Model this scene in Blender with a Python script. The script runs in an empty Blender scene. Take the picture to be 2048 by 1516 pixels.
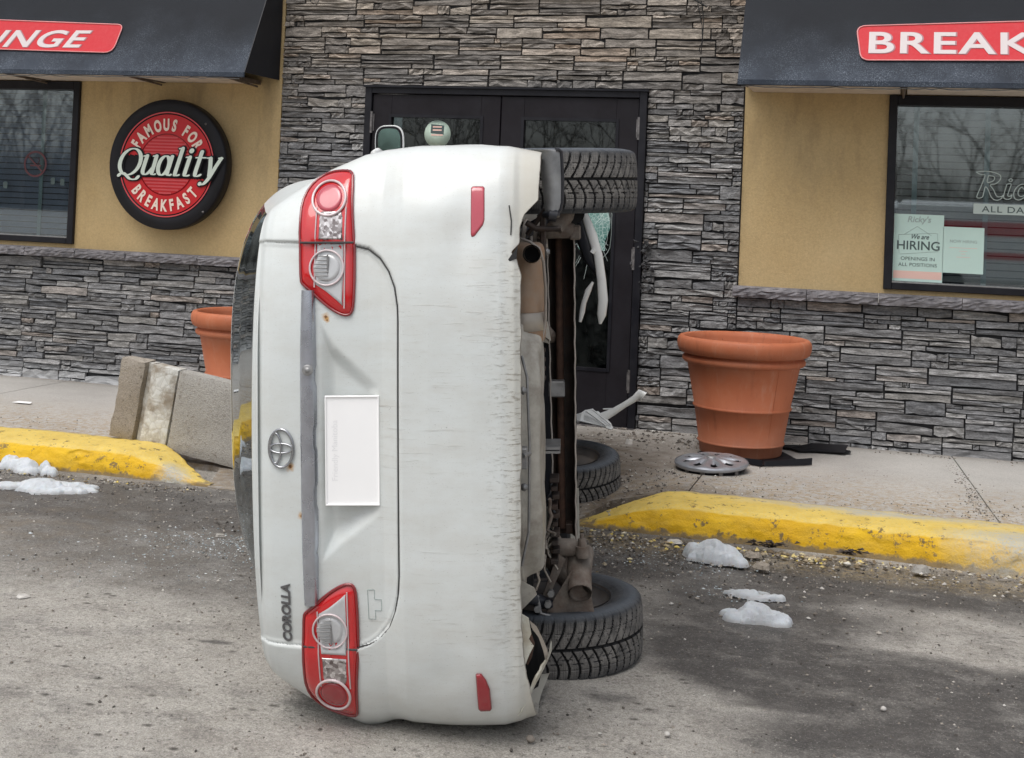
import bpy, math, random
import numpy as np
from mathutils import Matrix, Vector
random.seed(11); rng = np.random.RandomState(7)
scn = bpy.context.scene
COL = scn.collection
PI = math.pi
rad = math.radians

# ------------------------------------------------------------------ camera, sky, sun, exposure
FPX = 2750.0; YAW, PIT, ROL, PPY = 0.2786, -0.0247, 0.0411, 345.0
CAMP = np.array([0, -8.986, 1.55])
_r = np.array([math.cos(YAW), math.sin(YAW), 0]); _f = np.array([-math.sin(YAW), math.cos(YAW), 0]); _u = np.array([0, 0, 1.])
_fd = _f*math.cos(PIT) - _u*math.sin(PIT); _u2 = _u*math.cos(PIT) + _f*math.sin(PIT)
_R = _r*math.cos(ROL) + _u2*math.sin(ROL); _U = -_r*math.sin(ROL) + _u2*math.cos(ROL)
cam = bpy.data.cameras.new('camera'); cam.sensor_width = 36; cam.lens = 36*FPX/2048; cam.shift_y = -(758-PPY)/2048
cam.clip_start = .05; cam.clip_end = 1000
camo = bpy.data.objects.new('camera', cam); COL.objects.link(camo)
m = Matrix.Identity(4)
for i in range(3):
    m[i][0] = _R[i]; m[i][1] = _U[i]; m[i][2] = -_fd[i]; m[i][3] = CAMP[i]
camo.matrix_world = m; scn.camera = camo

w = bpy.data.worlds.new('World'); scn.world = w; w.use_nodes = True
nt = w.node_tree; nt.nodes.clear()
SUN_EL, SUN_AZ = rad(64), rad(205)      # azimuth from +Y, clockwise
sky = nt.nodes.new('ShaderNodeTexSky'); sky.sky_type = 'NISHITA'; sky.sun_disc = False
sky.sun_elevation = SUN_EL; sky.sun_rotation = SUN_AZ; sky.air_density = 1.0; sky.dust_density = 4.0; sky.ozone_density = 1.0
hs = nt.nodes.new('ShaderNodeHueSaturation'); hs.inputs['Saturation'].default_value = .30; hs.inputs['Value'].default_value = 1.0
bg = nt.nodes.new('ShaderNodeBackground'); bg.inputs['Strength'].default_value = .15
ow = nt.nodes.new('ShaderNodeOutputWorld')
nt.links.new(sky.outputs[0], hs.inputs['Color']); nt.links.new(hs.outputs[0], bg.inputs['Color']); nt.links.new(bg.outputs[0], ow.inputs[0])
sl = bpy.data.lights.new('sun', 'SUN'); sl.energy = 1.5; sl.angle = rad(50); sl.color = (1, .97, .93)
so = bpy.data.objects.new('sun', sl); COL.objects.link(so)
sd = Vector((math.sin(SUN_AZ)*math.cos(SUN_EL), math.cos(SUN_AZ)*math.cos(SUN_EL), math.sin(SUN_EL)))
so.rotation_euler = sd.to_track_quat('Z', 'Y').to_euler()
scn.view_settings.view_transform = 'Standard'; scn.view_settings.look = 'None'
scn.view_settings.exposure = 0.14; scn.view_settings.gamma = 1
scn.render.engine = 'CYCLES'; scn.cycles.max_bounces = 8; scn.cycles.transparent_max_bounces = 12

# ------------------------------------------------------------------ helpers
def ray(px, py): return _fd + _R*(px-1024)/FPX - _U*(py-PPY)/FPX
def hit(px, py, n, o):
    v = ray(px, py); n = np.array(n, float); t = ((np.array(o, float)-CAMP) @ n)/(v @ n); return CAMP + v*t
def onwall(px, py, y=0.0): return hit(px, py, (0, 1, 0), (0, y, 0))
def onground(px, py, z=0.0): return hit(px, py, (0, 0, 1), (0, 0, z))

class NT:
    def __init__(s, name):
        s.m = bpy.data.materials.new(name); s.m.use_nodes = True; s.t = s.m.node_tree; s.t.nodes.clear()
        s.out = s.n('ShaderNodeOutputMaterial')
    def n(s, ty, **kw):
        x = s.t.nodes.new(ty)
        for k, v in kw.items():
            setattr(x, k, v)
        return x
    def set(s, node, inp, v):
        if isinstance(v, bpy.types.NodeSocket): s.t.links.new(v, node.inputs[inp])
        elif v is not None:
            if isinstance(v, (tuple, list)) and len(v) == 3 and node.inputs[inp].type == 'RGBA': v = (*v, 1)
            node.inputs[inp].default_value = v
    def coord(s, kind='Object'):
        if kind == 'World': return s.n('ShaderNodeNewGeometry').outputs['Position']
        return s.n('ShaderNodeTexCoord').outputs[kind]
    def mapping(s, vec, scale=(1, 1, 1), loc=(0, 0, 0), rot=(0, 0, 0)):
        x = s.n('ShaderNodeMapping'); s.set(x, 'Vector', vec); x.inputs['Scale'].default_value = scale; x.inputs['Location'].default_value = loc; x.inputs['Rotation'].default_value = rot
        return x.outputs[0]
    def noise(s, vec, scale=5, detail=4, rough=.55, dist=0, col=False):
        x = s.n('ShaderNodeTexNoise'); s.set(x, 'Vector', vec); x.inputs['Scale'].default_value = scale; x.inputs['Detail'].default_value = detail
        x.inputs['Roughness'].default_value = rough; x.inputs['Distortion'].default_value = dist
        return x.outputs[1 if col else 0]
    def vor(s, vec, scale=5, feature='F1', out='Distance', rnd=1):
        x = s.n('ShaderNodeTexVoronoi', feature=feature); s.set(x, 'Vector', vec); x.inputs['Scale'].default_value = scale; x.inputs['Randomness'].default_value = rnd
        return x.outputs[out]
    def ramp(s, fac, stops, interp='LINEAR'):
        x = s.n('ShaderNodeValToRGB'); s.set(x, 'Fac', fac); cr = x.color_ramp; cr.interpolation = interp
        while len(cr.elements) < len(stops): cr.elements.new(.5)
        for e, (p, c) in zip(cr.elements, stops):
            e.position = p; e.color = (*c, 1) if isinstance(c, (tuple, list)) else (c, c, c, 1)
        return x.outputs[0]
    def mixc(s, fac, a, b, mode='MIX'):
        x = s.n('ShaderNodeMix', data_type='RGBA', blend_type=mode)
        s.set(x, 0, fac); s.set(x, 6, a if not isinstance(a, tuple) else (*a[:3], 1)); s.set(x, 7, b if not isinstance(b, tuple) else (*b[:3], 1))
        return x.outputs[2]
    def math(s, op, a, b=0, c=None, clamp=False):
        x = s.n('ShaderNodeMath', operation=op, use_clamp=clamp); s.set(x, 0, a); s.set(x, 1, b)
        if c is not None: s.set(x, 2, c)
        return x.outputs[0]
    def mr(s, v, a, b, c=0, d=1):
        x = s.n('ShaderNodeMapRange'); s.set(x, 0, v)
        for i, q in enumerate((a, b, c, d)): x.inputs[1+i].default_value = q
        return x.outputs[0]
    def sep(s, v):
        x = s.n('ShaderNodeSeparateXYZ'); s.set(x, 0, v); return x.outputs
    def bump(s, h, strength=.3, dist=.01, normal=None):
        x = s.n('ShaderNodeBump'); s.set(x, 'Height', h); x.inputs['Strength'].default_value = strength; x.inputs['Distance'].default_value = dist
        if normal is not None: s.set(x, 'Normal', normal)
        return x.outputs[0]
    def bsdf(s, col, rough=.6, metal=0, normal=None, spec=.5, **kw):
        x = s.n('ShaderNodeBsdfPrincipled'); s.set(x, 'Base Color', col); s.set(x, 'Roughness', rough); s.set(x, 'Metallic', metal); s.set(x, 'Specular IOR Level', spec)
        if normal is not None: s.set(x, 'Normal', normal)
        for k, v in kw.items(): s.set(x, k.replace('_', ' '), v)
        s.t.links.new(x.outputs[0], s.out.inputs[0]); return x
def blob(N, pos, x, y, rx, ry, rot=0, wob=.25, soft=.35, sc=3):
    """0..1 mask of an uneven ellipse in the XY plane (a stain or a worn patch)"""
    nz = N.noise(pos, sc, 3, col=True)
    v = N.n('ShaderNodeVectorMath', operation='MULTIPLY_ADD'); N.set(v, 0, nz); v.inputs[1].default_value = (wob*2, wob*2, 0); v.inputs[2].default_value = (-wob, -wob, 0)
    a = N.n('ShaderNodeVectorMath', operation='ADD'); N.set(a, 0, pos); N.set(a, 1, v.outputs[0])
    b = N.n('ShaderNodeVectorMath', operation='SUBTRACT'); N.set(b, 0, a.outputs[0]); b.inputs[1].default_value = (x, y, 0)
    c = N.n('ShaderNodeVectorRotate', rotation_type='Z_AXIS'); N.set(c, 'Vector', b.outputs[0]); c.inputs['Angle'].default_value = -rot
    d = N.n('ShaderNodeVectorMath', operation='MULTIPLY'); N.set(d, 0, c.outputs[0]); d.inputs[1].default_value = (1/rx, 1/ry, 0)
    e = N.n('ShaderNodeVectorMath', operation='LENGTH'); N.set(e, 0, d.outputs[0])
    return N.mr(e.outputs['Value'], 1+soft, 1-soft, 0, 1)

def plain(name, col, rough=.5, metal=0, var=.12, vs=6, bump=0, bs=60, kind='Object', spec=.5, dirt=None, ds=3, da=.5, **kw):
    N = NT(name); p = N.coord(kind); nz = N.noise(p, vs, 5)
    c = N.mixc(N.mr(nz, .3, .7, 0, 1), tuple(x*(1-var) for x in col), tuple(min(1, x*(1+var)) for x in col))
    if dirt is not None:
        c = N.mixc(N.math('MULTIPLY', N.mr(N.noise(p, ds, 8, .7), .42, .68), da), c, dirt)
    nn = N.bump(N.noise(p, bs, 4), bump, .004) if bump else None
    N.bsdf(c, N.mr(nz, .2, .8, max(0, rough-.08), min(1, rough+.08)), metal, nn, spec, **kw); return N.m

def tag(o, label=None, cat=None, group=None, kind=None):
    if label: o['label'] = label
    if cat: o['category'] = cat
    if group: o['group'] = group
    if kind: o['kind'] = kind
    return o
def link(name, me, parent=None, loc=None):
    o = bpy.data.objects.new(name, me); COL.objects.link(o)
    if parent is not None: o.parent = parent
    if loc is not None: o.location = loc
    return o
def empty(name, loc=(0, 0, 0), label=None, cat=None, group=None, mat=None):
    o = bpy.data.objects.new(name, None); COL.objects.link(o); o.empty_display_size = .1
    if mat is not None: o.matrix_world = mat
    else: o.location = loc
    return tag(o, label, cat, group)

class MB:
    def __init__(s): s.v = []; s.f = []; s.sm = []
    def add(s, vs, fs, smooth=False):
        b = len(s.v); s.v += [tuple(map(float, p)) for p in vs]; s.f += [tuple(int(i)+b for i in f) for f in fs]; s.sm += [smooth]*len(fs); return s
    def box(s, a, b, bev=0):
        x0, y0, z0 = a; x1, y1, z1 = b
        if bev <= 0:
            vs = [(x0,y0,z0),(x1,y0,z0),(x1,y1,z0),(x0,y1,z0),(x0,y0,z1),(x1,y0,z1),(x1,y1,z1),(x0,y1,z1)]
            return s.add(vs, [(0,3,2,1),(4,5,6,7),(0,1,5,4),(1,2,6,5),(2,3,7,6),(3,0,4,7)])
        e = bev; c = [(x0,x1),(y0,y1),(z0,z1)]; vs = []; idx = {}
        for i in (0,1):
            for j in (0,1):
                for k in (0,1):
                    P = (c[0][i], c[1][j], c[2][k]); sg = (1-2*i, 1-2*j, 1-2*k)
                    for ax in range(3):
                        q = [P[t] + (0 if t == ax else sg[t]*e) for t in range(3)]; idx[i,j,k,ax] = len(vs); vs.append(q)
        fs = []
        for ax in range(3):
            o1, o2 = [t for t in range(3) if t != ax]
            for sd_ in (0,1):
                cyc = [(0,0),(1,0),(1,1),(0,1)]; f = []
                for a_, b_ in cyc:
                    t = [0,0,0]; t[ax] = sd_; t[o1] = a_; t[o2] = b_; f.append(idx[t[0],t[1],t[2],ax])
                if (sd_ == 0) != (ax == 1): f.reverse()
                fs.append(f)
        for ax in range(3):
            o1, o2 = [t for t in range(3) if t != ax]
            for a_ in (0,1):
                for b_ in (0,1):
                    t0 = [0,0,0]; t0[o1] = a_; t0[o2] = b_; t1 = list(t0); t1[ax] = 1
                    fs.append([idx[t0[0],t0[1],t0[2],o1], idx[t1[0],t1[1],t1[2],o1], idx[t1[0],t1[1],t1[2],o2], idx[t0[0],t0[1],t0[2],o2]])
        for i in (0,1):
            for j in (0,1):
                for k in (0,1): fs.append([idx[i,j,k,0], idx[i,j,k,1], idx[i,j,k,2]])
        return s.add(vs, fs)
    def tube(s, pts, r, n=8, caps=True, smooth=True, flat=None):
        pts = [Vector(p) for p in pts]; rs = r if isinstance(r, (list, tuple)) else [r]*len(pts); base = []; up = None; vs = []
        for i, p in enumerate(pts):
            t = (pts[min(i+1, len(pts)-1)] - pts[max(i-1, 0)]); t = t.normalized() if t.length > 1e-9 else Vector((0,0,1))
            if up is None: up = Vector((0,0,1)) if abs(t.z) < .9 else Vector((1,0,0))
            a = (up - t*up.dot(t)); a = a.normalized() if a.length > 1e-6 else t.orthogonal().normalized(); b = t.cross(a); up = a
            for k in range(n):
                an = 2*PI*k/n; vs.append(p + (a*math.cos(an) + b*math.sin(an)*(flat or 1))*rs[i])
        fs = []
        for i in range(len(pts)-1):
            for k in range(n): fs.append((i*n+k, i*n+(k+1)%n, (i+1)*n+(k+1)%n, (i+1)*n+k))
        s.add(vs, fs, smooth)
        if caps:
            s.add(vs[:n], [tuple(reversed(range(n)))]); s.add(vs[-n:], [tuple(range(n))])
        return s
    def lathe(s, prof, n=32, M=None, smooth=True, arc=2*PI):
        vs = []
        full = abs(arc-2*PI) < 1e-6; nn = n if full else n+1
        for (r, z) in prof:
            for k in range(nn):
                a = arc*k/n; p = Vector((r*math.cos(a), r*math.sin(a), z)); vs.append(M @ p if M is not None else p)
        fs = []
        for i in range(len(prof)-1):
            for k in range(n): fs.append((i*nn+k, i*nn+(k+1)%nn, (i+1)*nn+(k+1)%nn, (i+1)*nn+k))
        return s.add(vs, fs, smooth)
    def grid(s, P, smooth=True, mask=None, flip=False):
        nr, nc = P.shape[:2]; ii, jj = np.meshgrid(np.arange(nr-1), np.arange(nc-1), indexing='ij'); a = ii*nc+jj
        F = np.stack([a, a+1, a+nc+1, a+nc], -1).reshape(-1, 4)
        if mask is not None: F = F[mask.reshape(-1)]
        if flip: F = F[:, ::-1]
        used = np.unique(F); remap = -np.ones(nr*nc, int); remap[used] = np.arange(len(used))
        return s.add(P.reshape(-1, 3)[used], remap[F], smooth)
    def poly(s, pts, thick, n):
        """a flat polygon extruded along vector n*thick"""
        pts = [Vector(p) for p in pts]; d = Vector(n)*thick; k = len(pts)
        vs = pts + [p+d for p in pts]
        return s.add(vs, [tuple(reversed(range(k))), tuple(range(k, 2*k))] + [(i, (i+1)%k, (i+1)%k+k, i+k) for i in range(k)])
    def xf(s, M, start=0):
        for i in range(start, len(s.v)): s.v[i] = tuple(M @ Vector(s.v[i]))
        return s
    def mesh(s, name, mat):
        me = bpy.data.meshes.new(name); me.from_pydata(s.v, [], s.f)
        if isinstance(mat, (list, tuple)):
            for q in mat: me.materials.append(q)
        elif mat: me.materials.append(mat)
        if any(s.sm): me.polygons.foreach_set('use_smooth', s.sm)
        me.update(); return me
    def build(s, name, mat, parent=None, loc=None): return link(name, s.mesh(name, mat), parent, loc)

def value_noise(x, y, seed=0, octaves=4, rough=.5):
    r = np.random.RandomState(seed); tot = np.zeros_like(x, float); amp = 1; nrm = 0
    for o in range(octaves):
        T = r.rand(64, 64); xi = np.floor(x).astype(int); yi = np.floor(y).astype(int); fx = x-xi; fy = y-yi
        fx = fx*fx*(3-2*fx); fy = fy*fy*(3-2*fy)
        g = lambda a, b: T[a % 64, b % 64]
        tot += amp*((g(xi,yi)*(1-fx)+g(xi+1,yi)*fx)*(1-fy) + (g(xi,yi+1)*(1-fx)+g(xi+1,yi+1)*fx)*fy); nrm += amp
        amp *= rough; x = x*2.03+7.1; y = y*2.03+3.7
    return tot/nrm
def sstep(v, a, b):
    t = np.clip((v-a)/(b-a), 0, 1); return t*t*(3-2*t)

def text_verts(body, size=1, extrude=0.0, offset=0.0, shear=0.0, sx=1.0, spacing=1.0, align='CENTER', bevel=0):
    cu = bpy.data.curves.new('lettering', 'FONT'); cu.body = body; cu.size = size; cu.extrude = extrude; cu.offset = offset; cu.shear = shear
    cu.space_character = spacing; cu.align_x = align; cu.resolution_u = 6
    o = bpy.data.objects.new('lettering', cu); COL.objects.link(o); bpy.context.view_layer.update()
    me = bpy.data.meshes.new_from_object(o.evaluated_get(bpy.context.evaluated_depsgraph_get()))
    vs = [(v.co.x*sx, v.co.y, v.co.z) for v in me.vertices]; fs = [tuple(p.vertices) for p in me.polygons]
    bpy.data.objects.remove(o); bpy.data.curves.remove(cu); bpy.data.meshes.remove(me)
    return vs, fs
def frame(o, x, y):
    x = Vector(x).normalized(); z = x.cross(Vector(y)).normalized(); y = z.cross(x)
    return Matrix(((x.x, y.x, z.x, o[0]), (x.y, y.y, z.y, o[1]), (x.z, y.z, z.z, o[2]), (0, 0, 0, 1)))
def add_text(mb, body, M, **kw):
    vs, fs = text_verts(body, **kw); return mb.add([M @ Vector(v) for v in vs], fs)

# ------------------------------------------------------------------ materials
def stone_mat():
    N = NT('ledge_stone'); p = N.coord('World'); oi = N.n('ShaderNodeObjectInfo').outputs['Random']
    base = N.ramp(oi, [(0, (.14,.144,.152)), (.16, (.20,.203,.212)), (.32, (.16,.16,.163)), (.48, (.27,.268,.268)), (.62, (.22,.222,.23)), (.76, (.29,.282,.27)), (.88, (.34,.338,.338)), (.96, (.30,.26,.23)), (1, (.42,.418,.418))])
    st = N.mapping(p, (3, 3, 16)); n1 = N.noise(st, 3, 8, .65); n2 = N.noise(p, 9, 5, .6); fine = N.noise(N.mapping(p, (1, 1, 2.5)), 70, 5, .7)
    c = N.mixc(1, base, N.ramp(n1, [(.28, .35), (.5, .95), (.72, 1.7)]), 'MULTIPLY')
    c = N.mixc(1, c, N.ramp(fine, [(.3, .6), (.7, 1.4)]), 'MULTIPLY'); c = N.mixc(N.mr(N.noise(N.mapping(p, (2, 2, 9)), 14, 8, .8), .62, .72, 0, .5), c, (.42,.43,.44))
    c = N.mixc(N.mr(n2, .5, .8, 0, .35), c, (.15, .145, .14))
    z = N.sep(p)
    warm = N.math('MULTIPLY', N.mr(z[2], 1.9, 2.7), .7); c = N.mixc(warm, c, N.mixc(1, c, (1.12, .95, .76), 'MULTIPLY'))
    salt = N.math('MULTIPLY', N.mr(N.math('ADD', z[2], N.math('MULTIPLY', n1, .16)), .33, .2), N.mr(z[0], -4.0, -4.6, .22, .95))
    c = N.mixc(salt, c, (.5, .51, .52))
    h = N.math('ADD', N.math('MULTIPLY', n1, 1.0), N.math('MULTIPLY', fine, .35))
    N.bsdf(c, .82, 0, N.bump(h, .9, .014), .35); return N.m
M_stone = stone_mat()
M_mortar = plain('mortar_dark', (.05,.05,.053), .95, bump=.4)
def stucco_mat():
    N = NT('stucco_tan'); p = N.coord('World'); a = N.noise(p, 1.6, 5, .6); b = N.noise(p, 130, 4, .7)
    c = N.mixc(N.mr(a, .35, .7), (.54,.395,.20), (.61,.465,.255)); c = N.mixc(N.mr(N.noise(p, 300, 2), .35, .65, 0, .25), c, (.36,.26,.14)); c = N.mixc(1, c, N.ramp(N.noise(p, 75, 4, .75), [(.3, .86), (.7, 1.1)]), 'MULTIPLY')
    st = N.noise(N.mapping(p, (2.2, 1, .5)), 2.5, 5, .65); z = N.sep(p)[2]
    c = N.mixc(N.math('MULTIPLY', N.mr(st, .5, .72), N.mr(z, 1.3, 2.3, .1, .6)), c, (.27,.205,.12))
    N.bsdf(c, .93, 0, N.bump(b, .5, .006), .15); return N.m
M_stucco = stucco_mat()
M_cap = plain('ledge_cap_stone', (.215,.205,.215), .85, var=.4, vs=9, bump=1, bs=22, dirt=(.09,.088,.1), ds=14, da=.8, kind='World')
M_frame = plain('dark_anodised_frame', (.010,.010,.014), .45, var=.2, spec=.25, dirt=(.035,.035,.04), ds=5, da=.35)
M_door = plain('dark_painted_door', (.013,.011,.014), .5, var=.18, vs=3, dirt=(.026,.025,.03), ds=4, da=.5, spec=.2)
M_hinge = plain('worn_hinge_metal', (.18,.17,.17), .5, .6, var=.5, vs=30)
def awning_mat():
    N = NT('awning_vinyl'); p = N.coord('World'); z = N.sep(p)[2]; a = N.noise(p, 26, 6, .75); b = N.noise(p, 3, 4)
    lo = N.math('POWER', N.mr(N.math('SUBTRACT', z, N.math('MULTIPLY', N.math('SUBTRACT', b, .5), .5)), 2.84, 2.36), 1.7)  # lighter blue-grey towards the hem: dust, plus sheen painted into the colour
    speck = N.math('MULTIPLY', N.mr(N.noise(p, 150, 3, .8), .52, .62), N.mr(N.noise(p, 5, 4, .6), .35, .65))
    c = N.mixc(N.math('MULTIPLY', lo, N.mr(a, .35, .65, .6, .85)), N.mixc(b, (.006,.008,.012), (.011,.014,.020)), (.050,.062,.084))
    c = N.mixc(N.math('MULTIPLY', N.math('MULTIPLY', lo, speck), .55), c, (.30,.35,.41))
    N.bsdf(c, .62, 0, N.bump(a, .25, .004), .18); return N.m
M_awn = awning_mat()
M_soffit = plain('cream_soffit_metal', (.74,.64,.55), .6, var=.1, dirt=(.2,.16,.12), ds=6, da=.5, kind='World')
M_bracket = plain('rusty_bracket', (.17,.13,.10), .7, .3, var=.4, vs=30)
M_signred = plain('sign_panel_red', (.52,.014,.024), .5, var=.05, vs=3, dirt=(.56,.06,.07), ds=40, da=.3, spec=.25, kind='World')
M_signwhite = plain('sign_letter_white', (.56,.50,.50), .5, var=.05)
M_roundred = plain('round_sign_red', (.54,.006,.012), .45, var=.05)
M_roundred2 = plain('round_sign_stripe', (.62,.07,.08), .45, var=.05)
M_black = plain('black_plastic', (.007,.007,.010), .5, var=.2, spec=.3)
M_mint = plain('mint_white_letter', (.66,.74,.66), .45, var=.04)
M_cream = plain('cream_letter', (.86,.70,.60), .45, var=.04)
M_terra = None
def terra_mat():
    N = NT('terracotta_plastic'); p = N.coord('Object'); a = N.noise(N.mapping(p, (1, 1, .35)), 5, 6, .65)
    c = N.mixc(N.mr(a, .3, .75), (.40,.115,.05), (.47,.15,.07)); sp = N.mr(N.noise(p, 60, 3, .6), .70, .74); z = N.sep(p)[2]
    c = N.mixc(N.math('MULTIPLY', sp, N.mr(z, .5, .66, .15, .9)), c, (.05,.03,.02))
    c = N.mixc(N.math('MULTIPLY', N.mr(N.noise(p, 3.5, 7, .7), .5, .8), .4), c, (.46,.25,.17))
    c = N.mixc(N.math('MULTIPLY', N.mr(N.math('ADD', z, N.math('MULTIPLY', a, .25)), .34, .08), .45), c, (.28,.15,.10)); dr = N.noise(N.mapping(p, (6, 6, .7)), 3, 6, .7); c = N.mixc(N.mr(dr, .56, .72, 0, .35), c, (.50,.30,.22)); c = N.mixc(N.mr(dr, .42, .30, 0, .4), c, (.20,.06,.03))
    N.bsdf(c, N.mr(a, .3, .7, .55, .72), 0, N.bump(N.noise(p, 90, 3), .08, .003), .4); return N.m
M_terra = terra_mat()
def conc_mat(name, c1, c2, sp=(.12,.10,.08), bs=.6, gravel=.5):
    N = NT(name); p = N.coord('World'); a = N.noise(p, 2.2, 7, .65); b = N.noise(p, 45, 5, .75); g = N.vor(p, 140)
    c = N.mixc(N.mr(a, .3, .7), c1, c2); c = N.mixc(N.math('MULTIPLY', N.mr(b, .55, .7), gravel), c, sp)
    c = N.mixc(1, c, N.ramp(N.noise(p, 160, 3, .6), [(.3, .78), (.7, 1.2)]), 'MULTIPLY')
    N.bsdf(c, .9, 0, N.bump(N.math('ADD', b, N.math('MULTIPLY', g, .4)), bs, .006), .25); return N.m
M_block = conc_mat('barrier_concrete', (.27,.235,.195), (.38,.34,.29), (.1,.075,.05), .9, .9)
M_blockgrey = conc_mat('barrier_concrete_grey', (.31,.295,.27), (.42,.405,.375), (.15,.12,.095), .8, .8)
def blockwhite():
    N = NT('flaking_white_paint'); p = N.coord('World'); v = N.vor(p, 20, 'DISTANCE_TO_EDGE'); a = N.noise(p, 7, 6, .7)
    c = N.mixc(N.mr(a, .44, .62), (.60,.60,.57), (.30,.26,.21)); c = N.mixc(N.mr(v, .03, .0, 0, .5), c, (.3,.28,.24))
    N.bsdf(c, .8, 0, N.bump(v, .7, .01), .3); return N.m
M_blockwhite = blockwhite()
def curb_mat():
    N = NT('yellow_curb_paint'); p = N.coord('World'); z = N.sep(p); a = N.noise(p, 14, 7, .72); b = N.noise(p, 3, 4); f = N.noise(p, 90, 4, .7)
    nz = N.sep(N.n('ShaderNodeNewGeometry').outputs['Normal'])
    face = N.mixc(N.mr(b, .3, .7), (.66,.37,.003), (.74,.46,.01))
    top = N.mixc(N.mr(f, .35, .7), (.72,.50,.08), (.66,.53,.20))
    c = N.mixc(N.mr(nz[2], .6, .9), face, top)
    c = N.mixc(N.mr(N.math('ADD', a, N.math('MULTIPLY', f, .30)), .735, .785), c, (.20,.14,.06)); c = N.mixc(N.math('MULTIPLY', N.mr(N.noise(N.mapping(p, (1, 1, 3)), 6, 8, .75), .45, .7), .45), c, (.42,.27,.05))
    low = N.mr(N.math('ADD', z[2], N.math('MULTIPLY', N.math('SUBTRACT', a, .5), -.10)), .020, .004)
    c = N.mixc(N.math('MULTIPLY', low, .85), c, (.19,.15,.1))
    wr = N.math('MAXIMUM', blob(N, p, .62, -2.28, .30, .12, 0, .12, .5, 6), blob(N, p, -3.72, -2.36, .09, .12, .4, .06, .5, 9))
    wr = N.math('MAXIMUM', wr, blob(N, p, -.05, -2.02, .55, .07, 0, .1, .6, 5))
    c = N.mixc(N.math('MULTIPLY', wr, N.mr(f, .35, .55, .4, .95)), c, (.42,.42,.38))
    edge = N.mr(N.math('ADD', z[1], N.math('MULTIPLY', b, .08)), -1.955, -1.90); c = N.mixc(N.math('MULTIPLY', edge, .8), c, (.36,.30,.2))
    N.bsdf(c, N.mr(a, .3, .7, .5, .8), 0, N.bump(N.math('ADD', a, N.math('MULTIPLY', f, .5)), .75, .012), .4); return N.m
M_curb = curb_mat()
def walk_mat():
    N = NT('sidewalk_concrete'); p = N.coord('World'); a = N.noise(p, 1.4, 7, .62); b = N.noise(p, 60, 4, .8); s = N.sep(p)
    c = N.mixc(N.mr(a, .3, .72), (.36,.345,.325), (.47,.455,.43))
    sand = N.math('MULTIPLY', N.mr(s[1], -.75, -1.7), N.mr(N.noise(p, 24, 6, .75), .42, .62))
    c = N.mixc(N.math('MULTIPLY', sand, .85), c, (.31,.225,.125))
    c = N.mixc(N.math('MULTIPLY', N.mr(b, .6, .68), N.mr(s[1], -.5, -1.6, .3, .85)), c, (.09,.075,.055))
    d = N.math('MAXIMUM', blob(N, p, -1.75, -1.05, .62, 1.0, 0, .3, .6, 2.5), N.mr(N.math('ADD', s[1], N.math('MULTIPLY', a, -.12)), -.22, -.03, 0, .55))
    d = N.math('MAXIMUM', d, blob(N, p, -1.3, -2.0, .5, .3, 0, .2, .6, 4))
    d = N.math('MAXIMUM', d, blob(N, p, -3.1, -1.9, .8, .55, 0, .2, .6, 4))
    c = N.mixc(N.math('MULTIPLY', d, N.mr(N.noise(p, 11, 6, .7), .3, .6, .5, 1)), c, (.13,.105,.08))
    c = N.mixc(1, c, N.ramp(N.noise(p, 170, 3, .6), [(.3, .8), (.7, 1.18)]), 'MULTIPLY')
    N.bsdf(c, .9, 0, N.bump(b, .45, .005), .2); return N.m
M_walk = walk_mat()
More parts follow.
